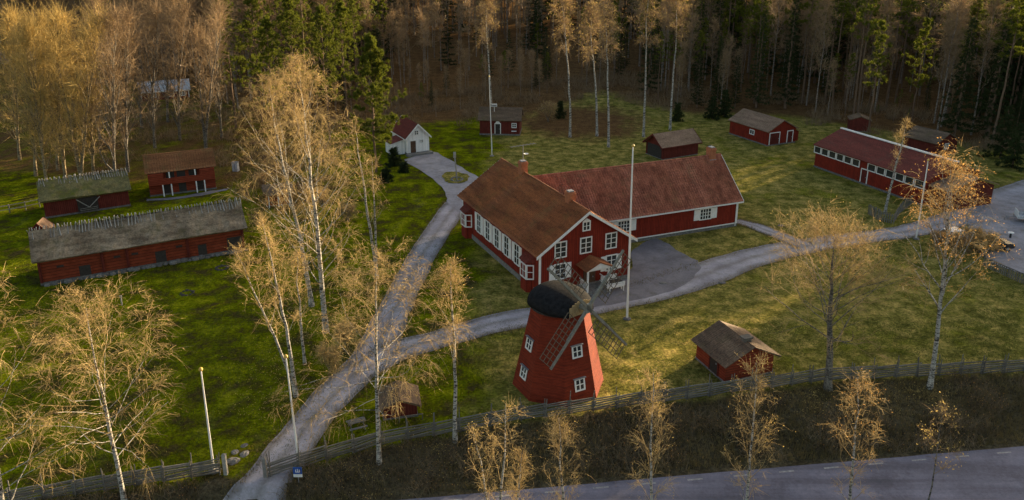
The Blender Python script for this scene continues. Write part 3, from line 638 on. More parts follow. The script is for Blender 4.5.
# cap: boat-shaped dome along the shaft direction
U, Wd = NH, Vector((-NH.y, NH.x, 0)); Vc = []; Fc = []; nu, nv = 18, 16
for i in range(nu + 1):
    t_ = -1 + 2 * i / nu; x_ = t_ * 2.25
    prf = max(0.0, 1 - abs(t_) ** 3.2) ** 0.5 if t_ < 0 else max(0.30, (1 - 0.42 * t_ ** 2.2))
    if t_ < -.999: prf = 0.02
    for j in range(nv + 1):
        an_ = math.pi * j / nv; wy = math.cos(an_) * 2.15 * prf; hz = (math.sin(an_) ** 0.85) * 1.28 * (prf ** 0.85)
        Vc.append(U * x_ + Wd * wy + Vector((0, 0, hz)))
for i in range(nu):
    for j in range(nv):
        q = i * (nv + 1) + j; Fc.append((q, q + 1, q + nv + 2, q + nv + 1))
Fc.append(tuple(nu * (nv + 1) + j for j in range(nv + 1)))
Fc.append(tuple([i * (nv + 1) for i in range(nu + 1)] + [i * (nv + 1) + nv for i in range(nu, -1, -1)]))
capo = MB().add(Vc, Fc).build('cap', 'capmat', mill, smooth=True); capo.location = (0, 0, MH - .08)
MB().lathe([(2.12, -.14), (2.2, -.1), (2.2, .02), (2.05, .04)], 24).build('cap_ring', 'dark_wood', capo)
gb = MB()
for j in range(-4, 5):
    wy = j * .235; hz = 1.05 * math.sqrt(max(.05, 1 - (wy / 1.3) ** 2)); c_ = U * 2.262
    p0 = c_ + Wd * (wy - .11); p1 = c_ + Wd * (wy + .11); o_ = U * .04
    gb.add([p0, p1, p1 + Vector((0, 0, hz)), p0 + Vector((0, 0, hz)), p0 + o_, p1 + o_, p1 + o_ + Vector((0, 0, hz)), p0 + o_ + Vector((0, 0, hz))], [(0, 1, 2, 3), (4, 5, 6, 7), (0, 4, 5, 1), (1, 5, 6, 2), (2, 6, 7, 3), (3, 7, 4, 0)])
gb.build('cap_front', 'sunlit_cap_wood', capo)
hub = Vector((5.12 - MCX, 50.05 - MCY, 7.18))
MB().tube(hub - NV * 1.0, hub + NV * .35, .24, .26, 10).build('windshaft', 'sailwood', mill)
MB().beam(hub + NV * .10 - Vector((0, 0, 0)), hub + NV * .36, .6, .6).build('hub', 'sailwood', mill)
e1 = Vector((.538, .53, .656)); e1 = (e1 - NV * e1.dot(NV)).normalized(); e2 = NV.cross(e1).normalized()
for k in range(4):
    ang = k * math.pi / 2; d = e1 * math.cos(ang) + e2 * math.sin(ang); s_ = d.cross(NV).normalized()     # clockwise side seen from the front
    off = hub + NV * (.22 + .1 * (k % 2)); Ls = 4.95
    sl_ = MB(); sl_.beam(off - d * .3, off + d * Ls * .55, .2, .17, NV); sl_.beam(off + d * Ls * .4 + NV * .06, off + d * Ls, .16, .12, NV)
    so = sl_.build('sail_beam', 'sailwood', mill)
    lt = MB(); wd_ = 1.25; bk = -NV * .06
    for i in range(10):
        t_ = Ls * (.24 + .74 * i / 9); lt.beam(off + d * t_ - s_ * .12 + bk, off + d * t_ + s_ * wd_ + bk, .045, .04, NV)
    for w2 in (.42, .83, 1.24): lt.beam(off + d * Ls * .235 + s_ * w2 - NV * .1, off + d * Ls * .985 + s_ * w2 - NV * .1, .04, .04, NV)
    lt.build('sail_lattice', 'lattice', so)

# ---- small shed by the fence
ns = building('shed', 'small red shed with grey plank roof and dark door just inside the roadside fence', 'shed', 15.81, 51.95, 20.4, 4.24, 3.86, 1.62, 2.70, .33, .35, 'brightred', 'plankroof', 'flat', trim=False, found=0.15, roof_th=.08)
for b_ in np.arange(-.32, 4.2, .21):
    for s_ in (0, 1):
        xa, za, xb, zb = (-.40, 1.62 - .17 + .12, 2.14, 2.80) if s_ == 0 else (4.64, 1.62 - .17 + .12, 2.10, 2.80)
        MB().beam((xa, b_ + .02 * random.random(), za), (xb, b_ + .02 * random.random(), zb + .02 * random.random()), .19, .05).build('roof_plank', 'plankroof', ns)
door(ns, 'L', 1.45, 0.95, 1.5, 4.24, 3.86, 'dark_wood', 'darkred', z0=.15)
MB().box(1.8, 2.6, .5, 1.1, 2.95, 3.1).box(1.9, 2.5, .55, 1.05, 2.6, 2.95).build('roof_vent', 'grey_wood', ns)

# ---- the thatched barns
def ridge_poles(b, W, L, zR, og, step, mat='pale_wood', ln=1.35):
    y_ = -og; k = 0
    mesh_a = None; slope = R(90) - math.atan2(zR - b['eave'], W / 2)
    while y_ < L + og:
        for s_ in (-1, 1):
            tlt = s_ * (slope + R(random.uniform(-5, 4))); r_ = .05 + random.uniform(-.012, .015)
            if mesh_a is None: mesh_a = MB().tube((0, 0, 0), (0, 0, 1), 1, .8, 6).mesh('ridge_pole', mat)
            o = link(bpy.data.objects.new('ridge_pole', mesh_a), b); l_ = ln * random.uniform(.85, 1.15); k_ = l_ * .74
            o.scale = (r_, r_, l_); o.rotation_euler = (random.uniform(-.10, .10), -tlt, 0)
            o.location = (W / 2 + s_ * math.sin(abs(tlt)) * k_, y_ + (.09 if s_ > 0 else 0), zR + .36 - math.cos(tlt) * k_)
        y_ += step * random.uniform(.85, 1.15)
barn = building('thatched_barn', 'long low red log barn with grey thatched roof and crossed ridge poles', 'barn', -28.2, 78.0, 118.4, 4.6, 18.7, 2.70, 4.45, .45, .36, 'oldred', 'thatch', 'rough', trim=False, found=0.3, roof_th=.22, seed=11)
ridge_poles(barn, 4.6, 18.7, 4.47, .36, .30)
for b_, w_, h_ in ((14.9, 1.0, 1.35), (8.1, 1.0, 1.5), (4.15, .85, 1.45), (.95, 1.5, 1.7)): door(barn, 'L', b_, w_, h_, 4.6, 18.7, 'dark_wood', 'oldred', z0=.3, handle=False)
for b_ in (16.9, 12.0, 10.4, 6.3): place(MB().box(-.3, .3, -.05, 0, -.09, .09).build('slot_shade', 'dark_wood'), 'L', b_, 1.65, 4.6, 18.7, barn)  # solid dark pieces paint the shade inside the slots
for b_ in (0.1, 5.5, 11.1, 13.3, 18.6): MB().box(-.14, 0, b_ - .13, b_ + .13, .3, 2.6).build('log_end', 'darkred', barn)
for i in range(34):
    s_ = random.uniform(.16, .34); st = MB().lathe([(.6, 0), (1, .25), (.95, .7), (.5, 1)], 7).build('foundation_stone', 'stone', barn); st.location = (-.15 - random.random() * .2, i * .55 + random.uniform(-.1, .1), -.08); st.scale = (s_, s_ * 1.3, s_ * 1.3)
barn2 = building('thatched_barn', 'shorter red barn with moss-covered thatch and two pale poles forming a V at its opening', 'barn', -46.82, 92.3, 120.4, 4.6, 9.05, 2.20, 3.60, .45, .3, 'darkred', 'mossthatch', 'rough', trim=False, found=0.2, roof_th=.22, seed=23)
ridge_poles(barn2, 4.6, 9.05, 3.62, .3, .27)
MB().box(-.05, 0, 3.4, 5.6, .1, 1.95).build('gateway_shade', 'dark_wood', barn2)  # solid dark panel painted as the shade inside the gateway
for s_ in (-1, 1): MB().beam((-.5, 4.4, .75), (-.35, 4.4 + s_ * 1.25, 1.85), .09).build('gate_pole', 'pale_wood', barn2)
for i in range(3): MB().beam((-.42, 3.5, .25 + .22 * i), (-.42, 5.4, .2 + .22 * i), .08).build('gate_rail', 'grey_wood', barn2)
# ---- storehouse with loft gallery
st = building('storehouse', 'two-storey red storehouse with rust-brown roof and white gallery posts at the wood edge', 'storehouse', -38.66, 99.04, 114.7, 4.2, 7.9, 3.34, 4.75, .45, .28, 'brightred', 'rust_tile', 'tile', trim=False, found=0.2, roof_th=.1)
MB().box(-.62, -.02, 0, 7.9, 1.55, 1.68).box(-.62, -.54, 0, 7.9, 1.68, 2.35).build('gallery', 'brightred', st)
for b_ in (.02, 6.1): MB().box(-.62, -.02, b_, b_ + 1.8, 2.351, 3.05).build('gallery_end', 'brightred', st)
for b_, z0, z1 in ((1.35, 0, 1.55), (2.35, 0, 1.55), (5.3, 0, 1.55), (6.3, 0, 1.55), (2.35, 2.35, 3.1), (5.4, 2.35, 3.1)): MB().box(-.63, -.49, b_ - .07, b_ + .07, z0, z1).build('gallery_post', 'white', st)
for b_ in (1.9, 4.0, 5.9): MB().box(-.016, -.001, b_ - .45, b_ + .45, .2, 1.5).build('door', 'dark_wood', st)
for b_ in (2.6, 4.0, 5.3): MB().box(-.016, -.001, b_ - .5, b_ + .5, 1.7, 3.0).build('loft_shade', 'dark_wood', st)  # dark sheets on the wall stand in for shade in the loft
patch('stone_apron', [(146, 199), (175, 197.5), (218, 190), (228, 189), (222, 191.5), (185, 198.5), (150, 201)], 'yard', 0.05)
# ---- well house beside the long barn
xw, yw = g(43, 240); wh = building('well_house', 'tiny gabled well house with grey-brown roof between the two thatched barns', 'well house', xw - .7, yw - .6, 12, 1.5, 1.5, 1.35, 2.1, .28, .3, 'darkred', 'greyroof', 'flat', trim='darkred', found=0.0, roof_th=.06)
MB().box(.3, 1.2, -.03, 0, .1, 1.2).build('opening', 'dark_wood', wh)  # no hole here: a dark panel stands for the shaded inside
# ---- white cottage with plaza
wc = building('cottage', 'small white cottage with a steep gable at the end of the gravel yard', 'cottage', -15.7, 115.3, 28, 3.5, 6.2, 2.75, 4.55, .33, .3, 'whitewall', 'redmetal', 'flat', found=0.35)
window(wc, 'F', 1.55, 3.35, .5, .55, 3.5, 6.2, 2, 2); window(wc, 'F', 2.35, 1.95, .4, .4, 3.5, 6.2, 2, 2); door(wc, 'F', .95, .85, 2.15, 3.5, 6.2, 'brown_door', 'white', z0=.35)
MB().box(-.3, 3.8, -1.0, -.06, 0, .33).build('terrace', 'stone', wc)
wl = MB().prism([(-2.2, 0.1), (-.06, 0.1), (-.06, 2.4), (-2.2, 1.9)], .8, 3.4).build('lean_to', 'whitewall', wc); MB().slab([(-2.45, .6, 1.95), (-.04, .6, 2.52), (-.04, 3.6, 2.52), (-2.45, 3.6, 1.95)], .08).build('lean_to_roof', 'redmetal', wl)
# ---- small huts and sheds behind the farmhouse
ht = building('cabin', 'small red cabin with an arched white door frame behind the farmhouse chimneys', 'cabin', 1.24, 127.56, 85, 4.6, 6.6, 2.55, 4.1, .3, .32, 'darkred', 'brownroof', 'flat', trim=False, found=0.25)
door(ht, 'L', 3.6, .8, 1.9, 4.6, 6.6, 'dark_wood', 'white', z0=.25); window(ht, 'L', .9, 1.7, .6, .6, 4.6, 6.6, 2, 2); place(MB().prism([(-.42, 2.03), (.42, 2.03), (.25, 2.3), (0, 2.42), (-.25, 2.3)], -.07, 0).build('door_arch', 'white'), 'L', 3.6, 0, 4.6, 6.6, ht)
MB().box(-.45, -.02, .5, 1.3, .75, .82).build('shelf', 'white', ht)
sh = building('shed', 'open-ended red shed with grey roof standing just behind the wing', 'shed', 20.3, 116.4, -62, 4.0, 6.6, 1.95, 3.4, .3, .5, 'darkred', 'greyroof', 'flat', trim='darkred', found=0.1)
MB().box(.35, 3.65, -.03, 0, .1, 1.9).build('opening', 'dark_wood', sh)  # wall is closed; this dark panel paints the interior shade
ga = building('garage', 'red garage with grey roof and two white-framed doors at the edge of the wood', 'garage', 39.95, 120.7, 25, 5.7, 9.0, 2.35, 3.85, .3, .28, 'red', 'greyroof', 'flat', trim=False, found=0.2)
door(ga, 'F', 1.35, 1.9, 2.0, 5.7, 9.0, 'darkred', 'white', z0=.2); door(ga, 'F', 4.5, 1.0, 2.0, 5.7, 9.0, 'darkred', 'white', z0=.2); window(ga, 'L', 3.6, 1.5, .9, .6, 5.7, 9.0, 2, 1)
MB().prism([(5.7, .1), (6.9, .1), (6.9, 1.6), (5.7, 2.1)], .6, 5.0).build('lean_to', 'red', ga); MB().slab([(5.72, .4, 2.18), (7.15, .4, 1.68), (7.15, 5.2, 1.68), (5.72, 5.2, 2.18)], .08).build('lean_to_roof', 'greyroof', ga)
hl = building('long_hall', 'long red hall with red sheet roof, white ridge and a row of dark windows', 'hall', 50.3, 92.1, 22.5, 9.0, 18.6, 3.25, 5.0, .35, .28, 'red', 'redmetal', 'flat', trim=False, found=0.25, og2=.3)
for b_ in np.arange(10.95, 18.2, 1.42): window(hl, 'L', float(b_) + .2, 2.6, 1.1, .82, 9, 18.6, 1, 1)
for b_ in np.arange(.95, 8.6, 1.5): window(hl, 'L', float(b_), 2.6, 1.16, .82, 9, 18.6, 1, 1)
door(hl, 'L', 9.5, .95, 2.05, 9, 18.6, 'darkred', 'white', z0=.25)
MB().box(4.32, 4.68, -.3, 18.9, 5.15, 5.3).build('ridge_cap', 'white', hl); window(hl, 'F', 6.2, 1.7, 1.0, 1.0, 9, 18.6)
ex = MB().prism([(.6, -.1), (8.4, -.1), (8.4, 2.5), (5.2, 3.6), (.6, 2.6)], -2.6, -.05).build('extension', 'darkred', hl); MB().slab([(.2, -2.9, 2.72), (5.2, -2.9, 3.85), (5.2, -.02, 3.85), (.2, -.02, 2.72)], .1).slab([(5.204, -2.9, 3.85), (8.9, -2.9, 2.6), (8.9, -.02, 2.6), (5.204, -.02, 3.85)], .1).build('extension_roof', 'greyroof', ex)
x_, y_ = g(849, 131); building('shed', 'very small dark red shed at the forest edge left of the long hall', 'shed', x_, y_, -15, 3.2, 2.6, 1.9, 2.5, .2, .2, 'darkred', 'brownroof', 'flat', trim=False, found=0.1)
x_, y_ = g(934, 158); s2 = building('shed', 'dark red shed with brown pitched roof between the long hall and the forest', 'shed', x_, y_, 28, 5.0, 5.2, 2.2, 3.4, .3, .3, 'darkred', 'brownroof', 'flat', trim=False, found=0.15)
window(s2, 'F', 2.5, 1.5, .7, .7, 5, 5.2)
fb = building('bungalow', 'distant red bungalow with pale sheet-metal roof among bare trees', 'house', -64.7, 157.5, 113, 4.8, 8.8, 2.1, 3.6, .3, .3, 'darkred', 'sheetroof', 'flat', found=0.2)
for b_ in (1.2, 3.2, 6.5): window(fb, 'L', b_, 1.35, .8, .8, 4.8, 8.8, 2, 2)
x_, y_ = g(12, 72); fb2 = building('house', 'grey house with faded pink roof at the left edge of the picture', 'house', x_, y_, 105, 6, 12, 2.4, 4.4, .4, .3, 'grey_wood', 'pinkroof', 'flat', found=0.2); window(fb2, 'L', 2.0, 1.4, .9, .9, 6, 12)
x_, y_ = g(292, 204); hb = building('shed', 'rust-red shed half hidden behind the tall double birch', 'shed', x_, y_, 110, 2.6, 3.0, 1.7, 2.3, .3, .3, 'oldred', 'brownroof', 'flat', trim=False, found=0.1)
for b_ in (.3, 1.6, 2.7): MB().box(-.63, -.52, b_ - .05, b_ + .05, 0, 1.55).build('porch_post', 'white', hb)
MB().slab([(-.8, 0, 1.62), (0, 0, 1.75), (0, 3, 1.75), (-.8, 3, 1.62)], .05).build('porch_roof', 'brownroof', hb)
x_, y_ = g(384, 420); fs = building('shed', 'low red shed with brown roof under the birch beside the gravel lane', 'shed', x_, y_, 12, 2.3, 2.0, .95, 1.45, .3, .3, 'darkred', 'brownroof', 'flat', trim=False, found=0.1)
MB().beam((2.6, -.5, .45), (1.0, -.6, .5), .06).beam((2.6, -.5, 0), (2.6, -.5, .5), .06).beam((1.0, -.6, 0), (1.0, -.6, .5), .06).build('bench_rail', 'grey_wood', fs)
x_, y_ = g(236, 171); cb = empty('cabinet', (x_, y_, 0), R(-10)); tag(cb, 'pale grey utility cabinet right of the storehouse', 'cabinet'); MB().box(-.4, .4, -.25, .25, 0, 1.25).build('body', 'sheetroof', cb); MB().box(-.45, .45, -.3, .3, 1.251, 1.32).build('lid', 'metal', cb); MB().box(-.02, .02, -.27, -.251, .1, 1.15).build('door_gap', 'dark_wood', cb)
x_, y_ = g(357, 428); wt = empty('picnic_table', (x_, y_, 0), R(25)); tag(wt, 'small grey picnic table on the grass left of the low red shed', 'table')
wt.scale = (.8, .8, .8)
for i in range(4): MB().box(-.75, .75, -.33 + i * .17, -.19 + i * .17, .68, .72).build('plank', 'grey_wood', wt)
for s_ in (-1, 1):
    MB().box(-.75, .75, s_ * .65 - .12, s_ * .65 + .12, .40, .44).build('seat', 'grey_wood', wt); MB().beam((s_ * .55, -.6, 0), (s_ * .55, -.1, .68), .06).beam((s_ * .55, .6, 0), (s_ * .55, .1, .68), .06).beam((s_ * .55, -.72, .37), (s_ * .55, .72, .37), .05).build('leg_frame', 'grey_wood', wt)

# ------------------------------------------------------------------ poles, signs
def flagpole(label, base, top, r=.075, name='flagpole'):
    X, Y = g(*base); zz, Xt = hgt(*top, Y); e = empty(name, (X, Y, Zf(X, Y))); tag(e, label, 'flagpole', 'white flagpoles')
    h_ = zz - e.location.z
    MB().tube((0, 0, .05), (Xt - X, 0, h_), r, r * .55, 10).build('pole', 'pole', e)
    MB().lathe([(.02, 0), (.11, .06), (.13, .14), (.09, .22), (.02, .27)], 10).build('knob', 'gold', e).location = (Xt - X, 0, h_ - .02)
    MB().lathe([(.34, -.1), (.36, .06), (.26, .14), (.12, .16)], 9).build('base', 'stone', e)
    MB().tube((.07, -.08, .9), (Xt - X + .04, -.05, h_ - .3), .012, n=4).build('halyard', 'white', e)
    return e
flagpole('tallest white flagpole with gilt knob, standing on the lawn in front of the farmhouse', (627, 319), (633, 147), .10)
flagpole('white flagpole inside the left stretch of roadside fence', (214, 471), (201, 371))
flagpole('white flagpole just right of the gravel lane at the fence opening', (299, 465), (286, 358))
flagpole('white flagpole beside the orange-leaved birch in front of the long hall', (916, 239), (928, 161))
flagpole('slim white flagpole on the grass near the red cabin', (492, 156), (489, 77), .06)
X, Y = g(494.5, 133); e = empty('lamp_post', (X, Y, 0)); tag(e, 'thin lamp post with boxy white floodlight beside the red cabin', 'lamp post')
zz, _ = hgt(494, 106, Y); MB().tube((0, 0, 0), (0, 0, zz), .05, .04, 8).build('post', 'pole', e); MB().box(-.45, .45, -.18, .12, zz - .1, zz + .35).build('floodlight', 'white', e); MB().box(-.38, .38, -.2, -.181, zz - .04, zz + .28).build('lens', 'metal', e)
X, Y = g(457, 180); e = empty('signpost', (X, Y, .1)); tag(e, 'carved grey post on the small lawn island in the gravel yard', 'post'); zz, _ = hgt(454, 152, Y)
MB().tube((0, 0, 0), (-.25, 0, zz - .5), .10, .08, 8).build('post', 'pale_wood', e); MB().box(-.42, -.08, -.05, .05, zz - .9, zz - .1).build('board', 'pale_wood', e)
for i in range(14):
    a_ = 6.28 * i / 14; s_ = random.uniform(.12, .2); q = MB().lathe([(.6, 0), (1, .3), (.9, .8), (.4, 1)], 7).build('stone', 'stone', e); q.location = (.75 * math.cos(a_), .9 * math.sin(a_), -.04); q.scale = (s_, s_ * 1.2, s_)
X, Y = g(299, 484, -.3); e = empty('road_sign', (X, Y, Zf(X, Y))); tag(e, 'small blue and white information sign on a post below the flagpole by the lane', 'sign')
MB().tube((0, 0, 0), (0, 0, 1.0), .03, n=8).build('post', 'metal', e); MB().box(-.27, .27, -.06, -.03, .45, .66).build('lower_plate', 'white', e); MB().box(-.27, .27, -.06, -.03, .665, 1.15).build('sign_plate', 'bluesign', e)
MB().box(-.13, .13, -.075, -.061, .80, .84).box(-.13, -.09, -.075, -.061, .84, 1.0).box(.09, .13, -.075, -.061, .84, 1.0).box(-.02, .02, -.075, -.061, .84, 1.05).build('sign_symbol', 'white', e)
X, Y = g(122, 305); e = empty('post', (X, Y, 0)); tag(e, 'short pale post standing alone on the grass below the long barn', 'post'); MB().box(-.05, .05, -.05, .05, 0, .85).build('stake', 'pale_wood', e); MB().box(-.12, .12, -.02, .02, .78, .95).build('cap', 'pale_wood', e)
for (p_, lb) in (((222, 268), 'dark stone ring of an old fire pit on the grass below the barn'), ((187, 293), 'small dark stone ring on the grass left of the golden birch')):
    X, Y = g(*p_); e = empty('fire_pit', (X, Y, 0)); tag(e, lb, 'fire pit')
    for i in range(10):
        a_ = 6.28 * i / 10; q = rock(i, 'darkstone', e); s_ = random.uniform(.12, .2); q.location = (.55 * math.cos(a_), .55 * math.sin(a_), -.05); q.scale = (s_, s_, s_)
X, Y = g(233, 461); e = empty('boulder', (X, Y, 0)); tag(e, 'pale boulder lying beside the gravel lane near the left flagpole', 'boulder')
for i, (dx, dy, s_) in enumerate(((0, 0, .45), (.5, .7, .35), (-.2, .9, .3), (.2, 1.6, .28))):
    q = rock(40 + i, 'stone', e, 'rock'); q.location = (dx, dy, -.08); q.scale = (s_ * 1.1, s_ * .9, s_ * .5); q.rotation_euler = (0, 0, i * 1.3)
for k, (p_, lb) in enumerate((((663, 283.5), 'pale flat stone at the edge of the lane near the yard'), ((722, 283), 'dark drain cover on the grass below the lane'), ((781, 226), 'dark stone beside the garden path'))):
    X, Y = g(*p_); q = MB().lathe([(.7, -.05), (1, .06), (.85, .14), (.3, .18)], 9).build('stone', 'stone'); q.location = (X, Y, .02); q.scale = (.4, .3, .6); tag(q, lb, 'stone')

# ------------------------------------------------------------------ roundpole fences
rail_mesh = MB().tube((0, 0, 0), (1, 0, 0), 1, .75, 6).mesh('rail', 'grey_wood'); post_mesh = MB().tube((0, 0, 0), (0, 0, 1), 1, .7, 6).mesh('post', 'grey_wood')
def pole_fence(name, label, pts, nrail=7, hgt_=1.15, step=1.75, zoff=0.0):
    P = []; tot = 0
    for a, b in zip(pts[:-1], pts[1:]):
        L_ = math.dist(a, b); n = max(1, round(L_ / step)); P += [(a[0] + (b[0] - a[0]) * i / n, a[1] + (b[1] - a[1]) * i / n) for i in range(n)]
    P.append(pts[-1]); e = empty(name, (P[0][0], P[0][1], Zf(*P[0]))); tag(e, label, 'fence'); O = Vector(e.location)
    for i, p in enumerate(P):
        d = Vector((P[min(i + 1, len(P) - 1)][0] - P[max(i - 1, 0)][0], P[min(i + 1, len(P) - 1)][1] - P[max(i - 1, 0)][1], 0)).normalized(); n = Vector((-d.y, d.x, 0))
        for s_ in (-1, 1):
            o = link(bpy.data.objects.new('post', post_mesh), e); o.location = Vector((p[0], p[1], Zf(*p) - .1)) - O + n * s_ * .11
            o.scale = (.045, .045, hgt_ * random.uniform(1.2, 1.65)); o.rotation_euler = (random.uniform(-.07, .07), random.uniform(-.07, .07), 0)
    for i in range(len(P) - 1):
        a = Vector((*P[i], Zf(*P[i]))); b = Vector((*P[i + 1], Zf(*P[i + 1])))
        for k in range(nrail):
            z0 = .12 + (hgt_ - .1) * k / nrail + random.uniform(-.03, .03); dz_ = random.uniform(.02, .20)
            pa = a + Vector((0, 0, z0 - dz_ * .5)); pb = b + Vector((0, 0, z0 + dz_ * .5)); dv = pb - pa; L_ = dv.length * random.uniform(1.06, 1.22)
            o = link(bpy.data.objects.new('rail', rail_mesh), e); o.location = pa - O - dv * .08; r_ = random.uniform(.048, .075); o.scale = (L_, r_, r_); o.rotation_euler = dv.to_track_quat('X', 'Z').to_euler()
    return e
pole_fence('roundpole_fence', 'grey roundpole fence left of the gravel lane, behind the left flagpole', [(-31, 38.3), (-27.6, 39.2), (-22.8, 40.5), (-18.1, 41.6)])
pole_fence('roundpole_fence', 'long grey roundpole fence running past the windmill above the road', [(-14.9, 41.4), (-8.6, 44.5), (-3.5, 46.0), (.6, 47.3), (9.1, 49.1), (16, 50.7), (23.8, 52.4), (39.1, 53.6), (45, 54)], 6)
for p_, lb in (((-17.7, 41.55), 'pale square gatepost on the left side of the gravel lane'), ((-15.15, 41.25), 'pale square gatepost on the right side of the gravel lane')):
    e = empty('gatepost', (p_[0], p_[1], Zf(*p_))); tag(e, lb, 'gatepost', 'gateposts of the lane'); MB().box(-.11, .11, -.11, .11, -.1, 1.4).build('post', 'pale_wood', e); MB().add([(-.14, -.14, 1.401), (.14, -.14, 1.401), (.14, .14, 1.401), (-.14, .14, 1.401), (0, 0, 1.52)], [(3, 2, 1, 0), (0, 1, 4), (1, 2, 4), (2, 3, 4), (3, 0, 4)]).build('post_cap', 'pale_wood', e)
pale_mesh = MB().box(-.5, .5, -.5, .5, 0, 1).mesh('pale', 'grey_wood')
def paling(label, pts, h_=1.2, step=.22, mat='dark_wood'):
    e = empty('paling_fence', (*pts[0], 0)); tag(e, label, 'fence'); O = Vector((*pts[0], 0))
    for a, b in zip(pts[:-1], pts[1:]):
        n = int(math.dist(a, b) / step); th = math.atan2(b[1] - a[1], b[0] - a[0])
        for i in range(n):
            o = link(bpy.data.objects.new('pale', pale_mesh), e); t_ = i / n; o.location = Vector((a[0] + (b[0] - a[0]) * t_, a[1] + (b[1] - a[1]) * t_, 0)) - O; o.scale = (.13, .03, h_ * random.uniform(.9, 1.1)); o.rotation_euler = (random.uniform(-.04, .04), random.uniform(-.04, .04), th)
        for z_ in (.35, .95):
            rl = MB().beam(Vector((*a, z_)) - O, Vector((*b, z_)) - O, .05, .08).build('rail', 'grey_wood', e); rl.location = (0.05, 0.05, 0)
    return e
paling('weathered grey paling fence round the slim white birch in front of the long hall', [g(868, 214), g(880, 221), g(893, 224), g(900, 213), g(912, 204)], 1.25)
paling('dark paling fence along the near side of the parking area at the right edge', [g(983, 266), g(1005, 276), g(1030, 287)], 1.0)
def railfence(label, pts, h_=1.0):
    e = empty('rail_fence', (*pts[0], 0)); tag(e, label, 'fence'); O = Vector((*pts[0], 0))
    for p in pts: MB().box(-.05, .05, -.05, .05, 0, h_ + .1).build('post', 'grey_wood', e).location = Vector((*p, 0)) - O
    for a, b in zip(pts[:-1], pts[1:]):
        for z_ in (h_ * .5, h_): MB().beam(Vector((*a, z_)) - O + Vector((0, -.09, 0)), Vector((*b, z_)) - O + Vector((0, -.09, 0)), .08, .07).build('rail', 'pale_wood', e)
railfence('pale two-rail fence left of the moss-roofed barn', [g(-8, 216), g(10, 213), g(26, 210), g(40, 207)])
# ------------------------------------------------------------------ vehicles in the parking area
M['carwhite'] = mat_noise('white_car_paint', [(0.66, 0.66, 0.67), (0.74, 0.74, 0.75)], 2, 0.3, 0.0, spec=0.5)
M['cardark'] = mat_noise('dark_car_paint', [(0.012, 0.014, 0.018), (0.03, 0.032, 0.036)], 2, 0.3, 0.0, spec=0.5)
def car(label, loc, rz, paint):
    e = empty('parked_car', loc, rz); tag(e, label, 'car', 'cars in the parking area')
    prof_b = [(-2.1, .35), (2.05, .35), (2.15, .6), (2.05, .82), (1.0, .95), (-1.9, .95), (-2.15, .75)]
    mb = MB().prism(prof_b, -.84, .84); mb.build('body', paint, e)
    cab = [(-1.85, .951), (1.0, .951), (.35, 1.42), (-1.35, 1.45)]; V = [(x, -.8 if z < 1 else -.62, z) for x, z in cab] + [(x, .8 if z < 1 else .62, z) for x, z in cab]
    MB().add(V, [(0, 1, 2, 3), (7, 6, 5, 4), (0, 4, 5, 1), (1, 5, 6, 2), (2, 6, 7, 3), (3, 7, 4, 0)]).build('cabin_glass', 'glass', e)
    MB().add([(x, y * .62, z) for y in (-1, 1) for x, z in ((-1.37, 1.455), (.36, 1.425), (.30, 1.475), (-1.3, 1.50))], [(0, 1, 2, 3), (7, 6, 5, 4), (0, 4, 5, 1), (1, 5, 6, 2), (2, 6, 7, 3), (3, 7, 4, 0)]).build('roof', paint, e)
    for x in (-1.82, -.45, .97):
        for s_ in (-1, 1): MB().beam((x, s_ * .79, .96), (x * .72 if x < 0 else .36, s_ * .615, 1.44), .07).build('pillar', paint, e)
    for x in (-1.3, 1.3):
        for s_ in (-1, 1):
            wv = MB().tube((x, s_ * .72, .32), (x, s_ * .88, .32), .32, n=14).build('wheel', 'black', e); MB().tube((x, s_ * .881, .32), (x, s_ * .89, .32), .19, n=12).build('rim', 'metal', wv)
    for s_ in (-1, 1): MB().box(2.08, 2.14, s_ * .6 - .16, s_ * .6 + .16, .62, .76).build('headlight', 'white', e); MB().box(-2.15, -2.08, s_ * .65 - .12, s_ * .65 + .12, .7, .88).build('tail_light', 'redmetal', e)
car('white parked car half hidden behind the orange-leaved birch and shrubs', (*g(955, 242), .05), R(20), 'carwhite')
car('dark parked car behind the orange shrubs at the parking area', (*g(990, 250), .05), R(8), 'cardark')
X, Y = g(1010, 238); e = empty('bollard', (X, Y, .05)); tag(e, 'small white-topped bollard on the open parking area', 'bollard'); MB().lathe([(.12, 0), (.1, .5), (.1, .55)], 10).build('post', 'black', e); MB().lathe([(.3, .551), (.32, .58), (.3, .62), (.1, .66)], 12).build('top', 'white', e)
X, Y = g(1022, 222); e = empty('trailer', (X + .9, Y, .05), R(-18)); tag(e, 'low pale flatbed trailer cut by the right edge of the picture', 'trailer')
MB().box(-1.5, 1.5, -.75, .75, .45, .55).build('bed', 'sheetroof', e)
for s_ in (-1, 1):
    MB().box(-1.5, 1.5, s_ * .77 - .02, s_ * .77 + .02, .551, .85).build('side_board', 'sheetroof', e); MB().tube((-.1, s_ * .8, .3), (-.1, s_ * .95, .3), .3, n=12).build('wheel', 'black', e)
MB().beam((-1.5, 0, .48), (-2.5, 0, .42), .08).tube((-2.4, 0, 0), (-2.4, 0, .45), .03).build('drawbar', 'metal', e); MB().box(-1.52, -1.48, -.75, .75, .551, 1.3).build('headboard', 'pole', e)

